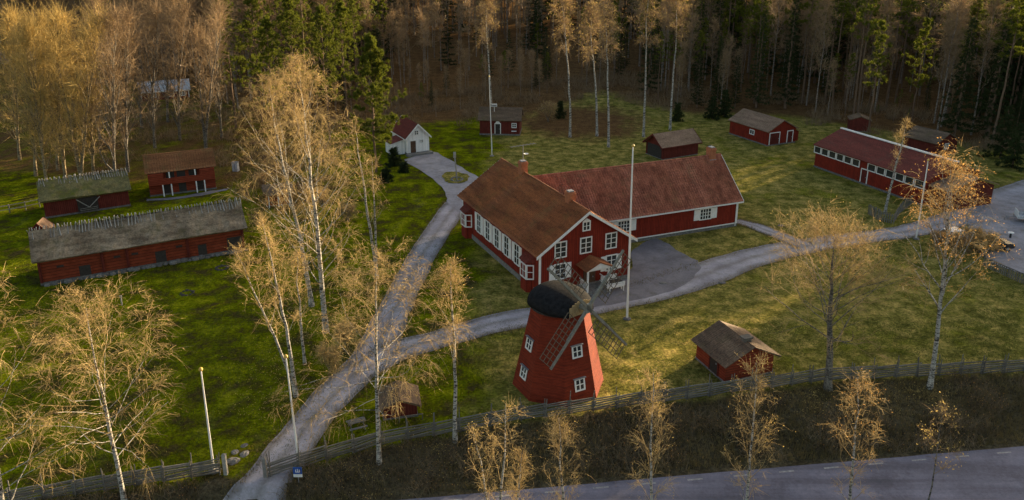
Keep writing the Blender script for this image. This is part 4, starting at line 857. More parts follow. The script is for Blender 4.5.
# ------------------------------------------------------------------ trees
def unit(v): return v / (np.linalg.norm(v, axis=-1, keepdims=True) + 1e-9)
def tubes(polys):
    V = []; Fq = []; o = 0
    for pts, rad, n in polys:
        pts = np.asarray(pts); rad = np.asarray(rad); k = len(pts); D = np.gradient(pts, axis=0); D = unit(D)
        ref = np.array([0.3, 0.9, 0.1]) if abs(D[0][1]) < .8 else np.array([1., 0, 0])
        x = unit(np.cross(D, ref)); y = np.cross(D, x); a = 2 * np.pi * np.arange(n) / n
        ring = pts[:, None, :] + rad[:, None, None] * (np.cos(a)[None, :, None] * x[:, None, :] + np.sin(a)[None, :, None] * y[:, None, :])
        V.append(ring.reshape(-1, 3)); i = (np.arange(k - 1)[:, None] * n + np.arange(n)[None, :]); j = (np.arange(k - 1)[:, None] * n + (np.arange(n)[None, :] + 1) % n)
        Fq.append((np.stack([i, j, j + n, i + n], -1) + o).reshape(-1, 4)); o += k * n
    return np.concatenate(V), np.concatenate(Fq)
def ribbons(P, D, L, w0, droop, r, segs=2):
    n = len(P); side = unit(np.cross(D, r.normal(size=(n, 3)))); V = np.zeros((n, segs + 1, 2, 3))
    cur = r.normal(0, .12, (n, 3))
    for k in range(segs + 1):
        t = k / segs; p = P + D * (L * t)[:, None] + cur * (L * t * t)[:, None]; p[:, 2] -= droop * L * t * t
        wd = w0 * (1 - .75 * t); V[:, k, 0] = p - side * wd[:, None]; V[:, k, 1] = p + side * wd[:, None]
    b = np.arange(n)[:, None] * (2 * (segs + 1)) + 2 * np.arange(segs)[None, :]
    Q = np.stack([b, b + 1, b + 3, b + 2], -1).reshape(-1, 4)
    return V.reshape(-1, 3), Q, V[:, 1:].mean(2).reshape(-1, 3)
def blades(P, s, r):
    """small leaf quads"""
    n = len(P); a = unit(r.normal(size=(n, 3))); b = unit(np.cross(a, r.normal(size=(n, 3)))); s = np.broadcast_to(s, (n,))[:, None]
    V = np.stack([P - a * s, P + b * s * .45, P + a * s, P - b * s * .45], 1).reshape(-1, 3); Q = np.arange(4 * n).reshape(n, 4); return V, Q
def rot_about(d, ang, r):
    x = unit(np.cross(d, r.normal(size=3))); return unit(d * math.cos(ang) + x * math.sin(ang))
def broadleaf(seed, h, cb=.35, spread=3.0, nl=20, stems=1, lean=(0, 0), up=.25, droop=.35, twigs=2600, leaves=1800, tw=.012, tl=.75, leaf=.045, r0=None, fork=.5, mats=('birchbark', 'goldtwig', 'goldleaf'), subs=4, ang=(32, 58), top=1.0, trunksides=7, limb_thin=.45, hf=.93, shape='tall'):
    """returns (trunk mesh, crown mesh)"""
    r = np.random.default_rng(seed); polys = []; seeds = []; r0 = r0 or .0082 * h + .03
    def limb(p, d, L, rad, lev):
        n = 5 if lev < 2 else 4; pts = [p]
        for i in range(n):
            d = unit(d + r.normal(0, .13, 3) + np.array([0, 0, up * (1 if lev < 3 else -.5)]) / n * 2); p = p + d * L / n; pts.append(p)
        pts = np.array(pts); polys.append((pts, np.linspace(rad, rad * .25, n + 1), 4 if lev > 1 else 5))
        for i in range(1, n + 1): seeds.append((pts[i], unit(pts[i] - pts[i - 1]), lev))
        if lev < 3:
            for k in range(subs if lev == 1 else 3):
                t = r.uniform(.25, .95); q = t * n; i = min(int(q), n - 1); pos = pts[i] + (pts[i + 1] - pts[i]) * (q - i); dd = unit(pts[i + 1] - pts[i])
                limb(pos, rot_about(dd, math.radians(r.uniform(28, 55)), r), L * r.uniform(.3, .5) * (1.15 - .5 * t), rad * .42 * (1.2 - .6 * t), lev + 1)
    for s in range(stems):
        hs = h * hf * (1 if s == 0 else r.uniform(.8, .95)); n = 12; off = np.array([0, 0, 0.])
        az = r.uniform(0, 6.28); div = (0 if stems == 1 else spread * .45) ; kz = np.linspace(0, 1, n + 1)
        wob = np.cumsum(r.normal(0, .011 * hs, (n + 1, 2)), 0); wob -= wob[0]; wob *= kz[:, None] * .6
        az = 6.28 * s / max(1, stems) + seed
        tp = np.stack([lean[0] * kz ** 1.3 + wob[:, 0] + math.cos(az) * div * kz ** 1.2, lean[1] * kz ** 1.3 + wob[:, 1] + math.sin(az) * div * kz ** 1.2, kz * hs], 1)
        tp[0, 2] = -.25; rs = r0 * (1 if s == 0 else .8); tr = rs * (1 - kz) ** .85 + .012; tr[0] *= 1.35
        polys.append((tp, tr, trunksides)); seeds.append((tp[-1], np.array([0, 0, 1.]), 1))
        az0 = r.uniform(0, 6.28); nls = max(4, nl // stems)
        for k in range(nls):
            t = cb + (.97 - cb) * ((k + r.uniform(0, .8)) / nls) ** .85; i = min(int(t * n), n - 1); f = t * n - i; pos = tp[i] + (tp[i + 1] - tp[i]) * f
            a = az0 + k * 2.4 + r.normal(0, .3); el = math.radians(90 - r.uniform(*ang) * (1.1 - .35 * t)); d = np.array([math.cos(a) * math.cos(el), math.sin(a) * math.cos(el), math.sin(el)])
            u_ = (t - cb) / (1 - cb); prof_ = (max(.22, math.sin(math.pi * min(1, (u_ * .75 + .22))) ** .8) if shape == 'tall' else max(.25, (1 - (1.15 * u_ - .15) ** 2) ** .5 if u_ > 0 else .6)) * top
            limb(pos, d, spread * prof_ * r.uniform(.8, 1.2) * 1.15, max(.014, tr[i] * r.uniform(.4, .6) * limb_thin), 1)
    thick = [p for p in polys if p[1][0] > .02]; thin = [p for p in polys if p[1][0] <= .02]
    tV, tQ = tubes(thick); tm = mesh_np('trunk', tV, [tQ], mats[0], smooth=True)
    P = np.array([s[0] for s in seeds]); D = np.array([s[1] for s in seeds]); ii = r.integers(0, len(P), twigs)
    dd = unit(D[ii] + r.normal(0, .36, (twigs, 3)) + np.array([0, 0, .06])); L = tl * r.uniform(.5, 1.7, twigs)
    V1, Q1, mid = ribbons(P[ii] + r.normal(0, .05, (twigs, 3)), dd, L, np.full(twigs, tw), droop, r)
    parts = [V1]; fq = [Q1]; mi = [0]; o = len(V1)
    # finer side twigs
    jj = r.integers(0, len(mid), twigs); d2 = unit(dd[(jj // 2) % twigs] + r.normal(0, .5, (twigs, 3))); V2, Q2, mid2 = ribbons(mid[jj], d2, tl * r.uniform(.2, .6, twigs), np.full(twigs, tw * .7), droop * 1.3, r, 1)
    parts.append(V2); fq.append(Q2 + o); mi.append(0); o += len(V2)
    if thin:
        V3, Q3 = tubes([(p[0], p[1], 3) for p in thin]); parts.append(V3); fq.append(Q3 + o); mi.append(0); o += len(V3)
    if leaves:
        am = np.concatenate([mid, mid2]); V4, Q4 = blades(am[r.integers(0, len(am), leaves)] + r.normal(0, .07, (leaves, 3)), leaf * r.uniform(.6, 1.4, leaves), r); parts.append(V4); fq.append(Q4 + o); mi.append(1)
    cm = mesh_np('crown', np.concatenate(parts), fq, [mats[1], mats[2]], mi)
    return tm, cm
def needles(P, D, n_per, ln, w, r, spread=.8):
    n = len(P) * n_per; PP = np.repeat(P, n_per, 0) + r.normal(0, .06, (n, 3)); DD = unit(np.repeat(D, n_per, 0) + r.normal(0, spread, (n, 3)))
    L = ln * r.uniform(.6, 1.3, n)[:, None]; s = unit(np.cross(DD, r.normal(size=(n, 3)))) * w
    V = np.stack([PP - s, PP + s, PP + DD * L], 1).reshape(-1, 3); return V, np.arange(3 * n).reshape(n, 3)
def pine(seed, h, cb=.45, spread=3.0, nl=30, per=26, ln=.38, w=.042, nclump=9):
    r = np.random.default_rng(seed); kz = np.linspace(0, 1, 11); tp = np.stack([np.cumsum(r.normal(0, .06, 11)), np.cumsum(r.normal(0, .06, 11)), kz * h], 1); tp[0] = (0, 0, -.25)
    polys = [(tp, (.0068 * h + .03) * (1 - kz) ** .8 + .02, 7)]; P = []; D = []
    for k in range(nl):
        t = cb + (1 - cb) * (k + r.uniform(0, 1)) / nl; i = min(int(t * 10), 9); pos = tp[i] + (tp[i + 1] - tp[i]) * (t * 10 - i); a = k * 2.4 + r.normal(0, .4)
        u_ = (t - cb) / (1 - cb); L = spread * (1 - u_ ** 1.6) * r.uniform(.55, 1.15) * (.55 + .45 * min(1, u_ * 4)) + .35; el = math.radians(r.uniform(-5, 28) + 35 * u_); d = np.array([math.cos(a) * math.cos(el), math.sin(a) * math.cos(el), math.sin(el)])
        pts = np.array([pos + d * L * q + np.array([0, 0, .12 * L * q * q]) for q in (0, .35, .7, 1)]); polys.append((pts, np.linspace(.05, .012, 4), 4))
        for c in range(nclump):
            q = r.uniform(.35, 1.05); P.append(pos + d * L * q + r.normal(0, .16 * L ** .5 + .08, 3) * np.array([1, 1, .55]) + np.array([0, 0, .1 * L * q])); D.append(unit(d * .5 + np.array([0, 0, .7]) + r.normal(0, .3, 3)))
    tV, tQ = tubes(polys); V, T = needles(np.array(P), np.array(D), per, ln, w, r)
    return mesh_np('trunk', tV, [tQ], 'pinebark', smooth=True), mesh_np('crown', V, [T], 'pineneedle')
def spruce(seed, h, spread=2.6, nl=70, per=14, cb=.06, w=.05, ln=.42):
    r = np.random.default_rng(seed); polys = [(np.array([(0, 0, -.25), (0, 0, h * .5), (0, 0, h)]), np.array([.011 * h + .04, .008 * h, .015]), 6)]; P = []; D = []
    for k in range(nl):
        t = cb + (1 - cb) * ((k + r.uniform(0, 1)) / nl); a = k * 2.4 + r.normal(0, .3); L = spread * (1 - t) ** .85 * r.uniform(.75, 1.15) + .2; d = np.array([math.cos(a), math.sin(a), -.25]); d = d / np.linalg.norm(d)
        m = max(3, int(L * 5)); q = (np.arange(m) + r.uniform(0, 1, m)) / m; pp = np.array([0, 0, t * h]) + d * (L * q)[:, None] + np.stack([np.zeros(m), np.zeros(m), .22 * L * q * q], 1) + r.normal(0, .10, (m, 3)); P.append(pp); D.append(np.repeat((d + np.array([0, 0, -.15]))[None], m, 0))
    tV, tQ = tubes(polys); V, T = needles(np.concatenate(P), np.concatenate(D), per, ln, w, r, .75)
    return mesh_np('trunk', tV, [tQ], 'pinebark', smooth=True), mesh_np('crown', V, [T], 'spruceneedle')
def put_tree(name, meshes, X, Y, label, cat='tree', group=None, rz=0.0, sc=1.0, z=None):
    e = empty(name, (X, Y, Zf(X, Y) if z is None else z), rz); tag(e, label, cat, group)
    t = link(bpy.data.objects.new('trunk', meshes[0]), e); c = link(bpy.data.objects.new('crown', meshes[1]), e)
    if sc != 1.0: e.scale = (sc,) * 3 if np.ndim(sc) == 0 else sc
    return e
def hero(name, label, base, top, seed, z=0.0, **kw):
    X, Y = g(*base, z); zz, Xt = hgt(*top, Y); kw.setdefault('lean', (Xt - X, 0)); h = zz - Zf(X, Y)
    return put_tree(name, broadleaf(seed, h, **kw), X, Y, label, group=None)
GB = ('birchbark', 'goldtwig', 'goldleaf')
hero('birch_tree', 'tallest birch with a wide fan of tan twigs beside the gravel lane', (326, 332), (292, 45), 101, cb=.16, spread=5.2, nl=46, droop=.55, twigs=2752, leaves=1612, tl=.9, up=.22, ang=(34, 58), subs=5, lean=(-1.0, .5), leaf=.04)
hero('birch_tree', 'tall birch leaning left, twin of the tallest birch and just behind it', (312, 306), (262, 68), 102, cb=.18, spread=5.4, nl=42, droop=.55, twigs=2304, leaves=1302, tl=.9, up=.2, ang=(38, 64), subs=5, lean=(-2.8, .5), leaf=.04)
hero('birch_tree', 'slender nearly bare white-stemmed birch left of the main path', (377, 278), (362, 113), 103, cb=.36, spread=1.9, nl=16, stems=2, droop=.2, twigs=478, leaves=217, tl=.6, up=.3)
hero('birch_tree', 'rounded golden birch overhanging the lane junction and low red shed', (379, 461), (374, 252), 104, cb=.27, spread=4.3, nl=44, droop=.45, twigs=2496, leaves=1612, tl=.65, up=.06, ang=(55, 88), subs=5, shape='round', leaf=.034)
hero('birch_tree', 'narrow golden birch growing at the fence left of the windmill', (455, 441), (454, 248), 105, cb=.44, spread=1.6, nl=26, droop=.3, twigs=828, leaves=553, tl=.55, up=.3, ang=(30, 48), leaf=.034)
hero('birch_tree', 'broad golden birch at the left stretch of fence beside the flagpole', (124, 499), (86, 292), 106, cb=.24, spread=4.2, nl=46, droop=.35, twigs=2496, leaves=1426, tl=.65, up=.08, ang=(52, 85), subs=5, shape='round', leaf=.034)
hero('birch_tree', 'golden birch with ascending stems below the long barn', (296, 396), (243, 208), 107, cb=.34, spread=2.3, nl=26, stems=2, droop=.2, twigs=1153, leaves=683, tl=.65, up=.45, ang=(18, 34), subs=5, leaf=.036)
hero('birch_tree', 'slim golden birch just right of the ascending-stem birch', (305, 364), (290, 245), 108, cb=.35, spread=1.5, nl=16, droop=.3, twigs=503, leaves=558, tl=.5, up=.35, ang=(25, 40), leaf=.036)
hero('birch_tree', 'golden birch cut by the left edge of the picture', (8, 545), (-26, 262), 109, cb=.14, spread=3.3, nl=38, droop=.4, twigs=1100, leaves=700, tl=.65, up=.10, ang=(45, 78), subs=5, shape='round', leaf=.034)
hero('birch_tree', 'orange-leaved birch with forked trunk right of the lane', (930, 387), (958, 152), 110, cb=.34, spread=4.4, nl=26, droop=.45, twigs=1361, leaves=2666, leaf=.05, tl=.75, up=.25, ang=(30, 52), subs=5, mats=('birchbark', 'goldtwig', 'orangeleaf'), limb_thin=.85)
hero('maple_tree', 'low wide grey-trunked tree with pale golden twigs at the fence right of the small shed', (828, 389), (828, 224), 111, cb=.30, spread=4.8, nl=40, droop=.15, twigs=3072, leaves=1736, tl=.7, up=.18, ang=(42, 75), subs=6, mats=('greybark', 'goldtwig', 'goldleaf'), r0=.28, shape='round', leaf=.036)
hero('birch_tree', 'slender leafless white birch inside the paling fence by the long hall', (885, 213), (905, 112), 112, cb=.40, spread=1.3, nl=14, droop=.1, twigs=448, leaves=60, tl=.5, up=.4, ang=(22, 38), r0=.16)
RS = [((497, 560), (487, 390), 'small golden birch with many stems at the road, leftmost of the roadside row', 2.0, 2), ((513, 556), (527, 440), 'thin twiggy sapling close beside the leftmost roadside birch', 1.0, 1), ((562, 562), (562, 402), 'narrow sparse golden birch in front of the windmill fence', 1.7, 1), ((650, 560), (655, 360), 'straight golden birch at the roadside right of the windmill', 2.1, 1),
      ((741, 560), (753, 343), 'golden birch at the roadside in front of the small shed', 2.3, 1), ((844, 562), (864, 357), 'leaning birch with orange leaves at the roadside, low branch over the road', 2.3, 1)]
def near_verge(b_, t_):
    """extend a trunk's line in the picture down to the verge on the near side of the road"""
    py = b_[1]; px = b_[0]; k = (t_[0] - b_[0]) / (t_[1] - b_[1])
    for _ in range(60):
        X, Y = g(px, py, ROAD_Z)
        if Y < float(road_y(X)) - 8.0: break
        py += 2; px += 2 * k
    return (px, py)
for i, (b_, t_, lb, sp, stm) in enumerate(RS):
    b_ = near_verge(b_, t_)
    hero('birch_tree', lb, b_, t_, 120 + i, z=-.8, cb=.30, spread=sp * .85, nl=24, stems=stm, droop=.2, twigs=621 if sp > 1 else 600, leaves=487 if sp > 1 else 400, tl=.42, up=.3, ang=(28, 50), leaf=.03, tw=.010, mats=('birchbark', 'goldtwig', 'orangeleaf' if i == 5 else 'goldleaf'), r0=.10)
hero('sapling', 'sparse young tree with a few bright leaves, rightmost of the roadside row', near_verge((930, 486), (948, 400)), (948, 400), 130, z=-.8, cb=.55, spread=1.1, nl=9, droop=.1, twigs=166, leaves=260, tl=.5, leaf=.055, mats=('greybark', 'browntwig', 'goldleaf'), r0=.05)

# birches in the clearing behind the farmhouse
for i, (bx, by, tx, ty, lb) in enumerate(((570, 137, 566, -20, 'leftmost slender birch in the clearing behind the farmhouse'), (597, 136, 592, -5, 'second slender birch from the left in the clearing'), (608.5, 147, 605, -10, 'bright white birch nearest the farmhouse roof in the clearing'), (643.5, 137, 645, -30, 'tall thin birch in the clearing left of the open-ended shed'), (670, 130, 676, -25, 'tall pale birch in the clearing behind the open-ended shed'), (492, 128, 486, -15, 'thin pale birch directly behind the red cabin'))):
    hero('birch_tree', lb, (bx, by), (tx, ty), 140 + i, cb=.55, spread=2.6, nl=16, droop=.35, twigs=2200, leaves=1500, tw=.018, tl=.85, up=.3, leaf=.07, r0=.19, mats=('birchbark', 'browntwig', 'goldleaf'))
# pines
def pine_at(label, base, top, seed, **kw):
    X, Y = g(*base); zz, _ = hgt(*top, Y); return put_tree('pine_tree', pine(seed, zz - Zf(X, Y), **kw), X, Y, label, 'tree', 'pines', rz=seed)
pine_at('sunlit bushy pine standing left of the white cottage', (376, 172), (372, 38), 201, cb=.22, spread=4.4, nl=60, per=32, nclump=17)
for i, (bx, by, tx, ty, lb) in enumerate(((236, 128, 232, -8, 'leftmost pine of the dark group above the storehouse'), (262, 122, 262, -14, 'pine with a broad crown in the dark group behind the tall birch'), (298, 132, 300, -2, 'second pine from the right in the dark group behind the tall birch'), (330, 140, 333, 8, 'rightmost pine of the dark group behind the tall birch'), (276, 150, 275, 20, 'nearest pine of the dark group, behind the tall birch'), (348, 120, 346, 4, 'pine standing just left behind the sunlit bushy pine'))):
    pine_at(lb, (bx, by), (tx, ty), 210 + i, cb=.32, spread=4.2, nl=46, per=26, nclump=12)
pine_at('sunlit slim pine at the forest edge behind the long hall', (868, 132), (872, 22), 221, cb=.40, spread=2.3, nl=26)
pine_at('darker pine standing right of the sunlit slim pine', (912, 120), (918, 20), 222, cb=.30, spread=2.8, nl=30)
# bare trees at the left
ul = 'tall bare golden tree with ascending limbs, left of the storehouse'
for i, (bx, by, tx, ty, dk, lb) in enumerate(((48, 192, 30, 18, 0, 'tall bare golden tree at the far left above the mossy barn'), (66, 182, 52, 4, 0, 'tall bare golden tree with the highest crown above the mossy barn'), (82, 188, 76, 8, 0, 'tall bare golden tree standing over the ridge of the mossy barn'), (94, 176, 92, 22, 0, 'bare golden tree at the right side of the sunlit left group'),
                                              (116, 186, 112, 2, 1, 'bare grey-brown tree between the mossy barn and the storehouse'), (128, 172, 128, 4, 1, 'bare grey-brown tree left of the storehouse roof'), (155, 148, 155, 2, 1, 'bare tree directly behind the storehouse'), (180, 140, 182, 0, 1, 'bare tree behind the right half of the storehouse'), (206, 152, 204, 4, 1, 'double pale-stemmed bare tree at the right end of the storehouse'), (222, 138, 216, -4, 1, 'bare tree in front of the leftmost pine'), (20, 160, 14, 10, 0, 'bare golden tree by the pink-roofed house'), (36, 176, 40, 10, 0, 'bare golden tree second from the left edge above the rail fence'), (58, 170, 66, 12, 0, 'bare golden tree in the middle of the sunlit left group'), (142, 128, 140, -8, 1, 'bare tree in front of the distant bungalow'), (168, 122, 170, -10, 1, 'bare tree at the right end of the distant bungalow'), (100, 140, 104, -4, 1, 'bare tree behind the sunlit left group'))):
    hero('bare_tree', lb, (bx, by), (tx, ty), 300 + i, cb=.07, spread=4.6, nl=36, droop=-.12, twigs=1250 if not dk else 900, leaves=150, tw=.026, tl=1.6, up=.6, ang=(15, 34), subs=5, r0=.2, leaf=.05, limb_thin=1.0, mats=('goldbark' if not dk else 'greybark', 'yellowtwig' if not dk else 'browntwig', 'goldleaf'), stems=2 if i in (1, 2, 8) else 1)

# ------------------------------------------------------------------ shrubs
def shrub(seed, h, spread, twigs, leaves, mats=('greybark', 'goldtwig', 'orangeleaf'), leaf=.05, tw=.012):
    return broadleaf(seed, h, cb=.06, spread=spread, nl=22, stems=4, up=.3, droop=.2, twigs=twigs, leaves=leaves, tl=.45, r0=.05, ang=(25, 60), subs=3, mats=mats, leaf=leaf, tw=tw)
for i, (p_, h_, sp, lb, ms) in enumerate(((  (972, 250), 2.2, 1.2, 'orange-brown shrub between the two parked cars', ('greybark', 'goldtwig', 'orangeleaf')), ((985, 258), 2.0, 1.3, 'orange-brown shrub in front of the dark parked car', ('greybark', 'goldtwig', 'orangeleaf')), ((955, 256), 1.7, 1.1, 'reddish shrub in front of the white parked car', ('greybark', 'browntwig', 'orangeleaf')), ((938, 250), 1.6, 1.0, 'reddish-brown shrub at the foot of the flagpole by the long hall', ('greybark', 'browntwig', 'orangeleaf')),
        ((330, 372), 1.6, 1.1, 'golden brush at the left edge of the gravel lane', ('greybark', 'goldtwig', 'goldleaf')), ((345, 345), 1.3, .9, 'low golden bush left of the lane junction', ('greybark', 'goldtwig', 'goldleaf')), ((322, 208), 1.8, 1.2, 'brown bush beside the shed behind the tall birch', ('greybark', 'browntwig', 'goldleaf')), ((348, 222), 1.6, 1.2, 'brown thicket left of the slender white birch', ('greybark', 'browntwig', 'goldleaf')), ((262, 190), 1.6, 1.0, 'rusty bush by the white posts of the half-hidden shed', ('greybark', 'browntwig', 'orangeleaf')), ((548, 122), 2.6, 1.8, 'brown thicket at the foot of the slope right of the red cabin', ('greybark', 'browntwig', 'goldleaf')))):
    X, Y = g(*p_); put_tree('shrub', shrub(400 + i, h_, sp, 1500, 1700, ms), X, Y, lb, 'shrub')
M['juniper'] = M['pineneedle']
for i, (p_, h_, lb) in enumerate((((394, 166), 2.6, 'dark evergreen bush in front of the white cottage'), ((404, 172), 1.4, 'low evergreen bush at the corner of the gravel yard'), ((386, 182), 1.8, 'evergreen bush left of the gravel yard'), ((677, 121), 3.2, 'dark columnar conifer behind the open-ended shed'), ((712, 119), 4.2, 'young spruce left of the garage'), ((724, 117), 5.0, 'bushy young spruce beside the garage'), ((560, 118), 3.0, 'young spruce on the slope right of the red cabin'), ((1012, 168), 6.5, 'dark spruce right of the long hall at the picture edge'), ((1000, 158), 8.0, 'tall dark spruce behind the end of the long hall'))):
    X, Y = g(*p_); put_tree('spruce_bush', spruce(450 + i, h_, spread=.42 * h_ if h_ < 3 else .34 * h_, nl=40, per=16, cb=.03), X, Y, lb, 'conifer')

# ------------------------------------------------------------------ the forest
SX, SY = math.sin(SUN_AZ), math.cos(SUN_AZ)
GAPS = [(11.0, 55.5, 4.0, 0), (40.0, 112.0, 4.0, 0), (-3.0, 84.0, 2.2, 0), (-18, 103, 7, 5), (-38, 130, 14, 9), (-58, 105, 14, 5)]      # strips of lowered trees, shaped so low sun reaches grass and crowns
def in_gap(x, y):
    m_ = 1.0
    for gx_, gy_, w_, z_ in GAPS:
        t = (x - gx_) * SX + (y - gy_) * SY; d = abs((x - gx_) * SY - (y - gy_) * SX)
        if t > 20 and d < w_: m_ = min(m_, max(.12, (z_ + t * math.tan(SUN_EL) - 2.5) / 25))
    return m_
FB = [broadleaf(500 + i, 20 + i, cb=.30, spread=2.9, nl=26, droop=.0, twigs=800, leaves=120, tw=.028, tl=1.25, up=.5, limb_thin=.7, ang=(18, 40), r0=.125, leaf=.08, mats=('forestbark', 'browntwig', 'goldleaf'), trunksides=6) for i in range(5)]
FP = [pine(520 + i, 21 + i, cb=.58, spread=2.5, nl=24, per=20, nclump=8, w=.045) for i in range(4)]
FS = [spruce(530 + i, 17 + 2 * i, spread=2.7, nl=80, per=9) for i in range(3)]
r = np.random.default_rng(99); cand = []
blocked = [(-64.7, 160, 9), (12, 140, 13), (-5, 133, 9), (41, 127, 9), (50, 135, 3), (62, 112, 8), (-90, 165, 9), (55, 100, 12), (60, 118, 6)]
step = 4.1
for yy in np.arange(88, 300, step):
    for xx in np.arange(-190, 215, step):
        x = xx + r.uniform(-1.7, 1.7); y = yy + r.uniform(-1.7, 1.7); fe = forest_edge(x)
        if y < fe + r.uniform(-2, 3): continue
        if x < 55 and abs(x) > .75 * y + 30: continue
        if any((x - a) ** 2 + (y - b) ** 2 < c * c for a, b, c in blocked): continue
        if y > 190 and r.random() < .35: continue
        if -30 < x < 27 and y < 215 and r.random() < .45: continue
        cand.append((x, y))
def kind_of(x, y):
    n = float(vnoise(np.array(x + 500.), np.array(y + 500.), 22, 41)); q = r.random()
    if x > 62 and x > .60 * y: return 'p' if q < .45 else 's'
    if x < -45: return 'b' if q < .86 else 'p'
    if x < -28: return 'p' if q < .42 else ('s' if q < .55 else 'b')
    if x < 5: return 'p' if q < .10 else ('s' if q < .2 else 'b')
    if x < 30: return 'b' if q < .55 else ('s' if q < .8 else 'p')
    return 'p' if q < .36 + .3 * (n - .5) else ('b' if q < .86 else 's')
vis = [c for c in cand if abs(c[0]) < .655 * c[1] + 4 and c[1] < 235]
vis.sort(key=lambda c: c[1] - float(forest_edge(c[0])) + .15 * c[1]); front = set(vis[:285]); cnt = {'b': 0, 'p': 0, 's': 0}
LB = {'b': ('forest_birch', 'slender leafless deciduous tree in the dense wood behind the farm'), 'p': ('forest_pine', 'tall straight pine with high crown in the dense wood behind the farm'), 's': ('forest_spruce', 'dark conical spruce in the dense wood behind the farm')}
back = []
for c in cand:
    k = kind_of(*c); s_ = r.uniform(.85, 1.12) * (1.0 if c[0] < 60 else 1.04) * in_gap(*c) * (.68 if -30 < c[0] < 27 and c[1] < 215 else 1.0)
    if c in front:
        ms = {'b': FB, 'p': FP, 's': FS}[k]; put_tree(LB[k][0], ms[int(r.integers(len(ms)))], c[0], c[1], LB[k][1].replace('behind the farm', 'left behind the bungalow' if c[0] < -45 else 'behind the white cottage' if c[0] < -8 else 'behind the clearing birches' if c[0] < 30 else 'behind the garage' if c[0] < 58 else 'behind the long hall'), 'tree', {'b': 'bare trees of the wood', 'p': 'pines of the wood', 's': 'spruces of the wood'}[k], rz=r.uniform(0, 6.28), sc=s_)
    else: back.append((c[0], c[1], k, s_))
# deep wood: what nobody could count, merged
LOW = {'b': [broadleaf(600 + i, 21 + i, cb=.40, spread=2.7, nl=9, droop=.05, twigs=330, leaves=60, tw=.055, tl=1.5, up=.5, ang=(20, 42), r0=.16, leaf=.14, subs=2, mats=('forestbark', 'browntwig', 'goldleaf'), trunksides=4) for i in range(2)],
       'p': [pine(610 + i, 22 + i, cb=.42, spread=2.9, nl=18, per=9, nclump=7, w=.17, ln=.7) for i in range(2)], 's': [spruce(620, 21, spread=3.3, nl=44, per=7, w=.11, ln=.6)]}
def arrays(me):
    V = np.empty(len(me.vertices) * 3, np.float32); me.vertices.foreach_get('co', V); nP = len(me.polygons)
    lt = np.empty(nP, np.int32); me.polygons.foreach_get('loop_total', lt); ls = np.empty(nP, np.int32); me.polygons.foreach_get('loop_start', ls); li = np.empty(len(me.loops), np.int32); me.loops.foreach_get('vertex_index', li); mi = np.empty(nP, np.int32); me.polygons.foreach_get('material_index', mi)
    out = []
    for k in (3, 4):
        for m in np.unique(mi):
            sel = (lt == k) & (mi == m)
            if sel.any(): out.append((li[ls[sel][:, None] + np.arange(k)[None]], int(m)))
    return V.reshape(-1, 3), out
for k, nm, lb in (('b', 'deciduous_woodland', 'grey-brown mass of leafless wood reaching back from the farm'), ('p', 'pine_woodland', 'deep pine wood closing the view behind the farm'), ('s', 'spruce_woodland', 'dark spruces scattered through the deep wood')):
    sub = [b for b in back if b[2] == k]; mats = {'b': ['forestbark', 'browntwig', 'goldleaf'], 'p': ['pinebark', 'pineneedle'], 's': ['pinebark', 'spruceneedle']}[k]; protos = []
    for t, c in LOW[k]:                                          # trunk and crown of a variant in one mesh
        (V1, f1), (V2, f2) = arrays(t), arrays(c); fs = [(f, 0) for f, m in f1] + [(f + len(V1), m + 1) for f, m in f2]
        protos.append(bpy.data.objects.new('woodland_tree', mesh_np('woodland_tree', np.concatenate([V1, V2]), [f for f, m in fs], mats, [m for f, m in fs])))
    me = bpy.data.meshes.new(nm); me.vertices.add(len(sub)); me.vertices.foreach_set('co', np.array([(x, y, Zf(x, y)) for x, y, _, _ in sub], np.float32).ravel())
    for an_, vals in (('turn', r.uniform(0, 6.28, len(sub))), ('size', [b[3] for b in sub])):
        me.attributes.new(an_, 'FLOAT', 'POINT').data.foreach_set('value', np.array(vals, np.float32))
    me.attributes.new('pick', 'INT', 'POINT').data.foreach_set('value', np.array([i % len(protos) for i in range(len(sub))], np.int32))
    for m in mats: me.materials.append(M[m])
    ob = link(bpy.data.objects.new(nm, me)); tag(ob, lb, 'woodland', kind='stuff')
    ng = bpy.data.node_groups.new(nm, 'GeometryNodeTree'); ng.interface.new_socket('Geometry', in_out='INPUT', socket_type='NodeSocketGeometry'); ng.interface.new_socket('Geometry', in_out='OUTPUT', socket_type='NodeSocketGeometry'); N = ng.nodes; Lk = ng.links.new
    gi, go, ip, jn = N.new('NodeGroupInput'), N.new('NodeGroupOutput'), N.new('GeometryNodeInstanceOnPoints'), N.new('GeometryNodeJoinGeometry')
    for p in reversed(protos):
        oi = N.new('GeometryNodeObjectInfo'); oi.inputs['Object'].default_value = p; gt = N.new('GeometryNodeGeometryToInstance'); Lk(oi.outputs['Geometry'], gt.inputs[0]); Lk(gt.outputs[0], jn.inputs[0])
    def attr(name, typ):
        n_ = N.new('GeometryNodeInputNamedAttribute'); n_.data_type = typ; n_.inputs['Name'].default_value = name; return [o_ for o_ in n_.outputs if o_.enabled][0]
    cx_ = N.new('ShaderNodeCombineXYZ'); Lk(attr('turn', 'FLOAT'), cx_.inputs[2])
    Lk(gi.outputs[0], ip.inputs['Points']); Lk(jn.outputs[0], ip.inputs['Instance']); ip.inputs['Pick Instance'].default_value = True; Lk(attr('pick', 'INT'), ip.inputs['Instance Index']); Lk(cx_.outputs[0], ip.inputs['Rotation']); Lk(attr('size', 'FLOAT'), ip.inputs['Scale']); Lk(ip.outputs[0], go.inputs[0])
    md = ob.modifiers.new('scatter', 'NODES'); md.node_group = ng

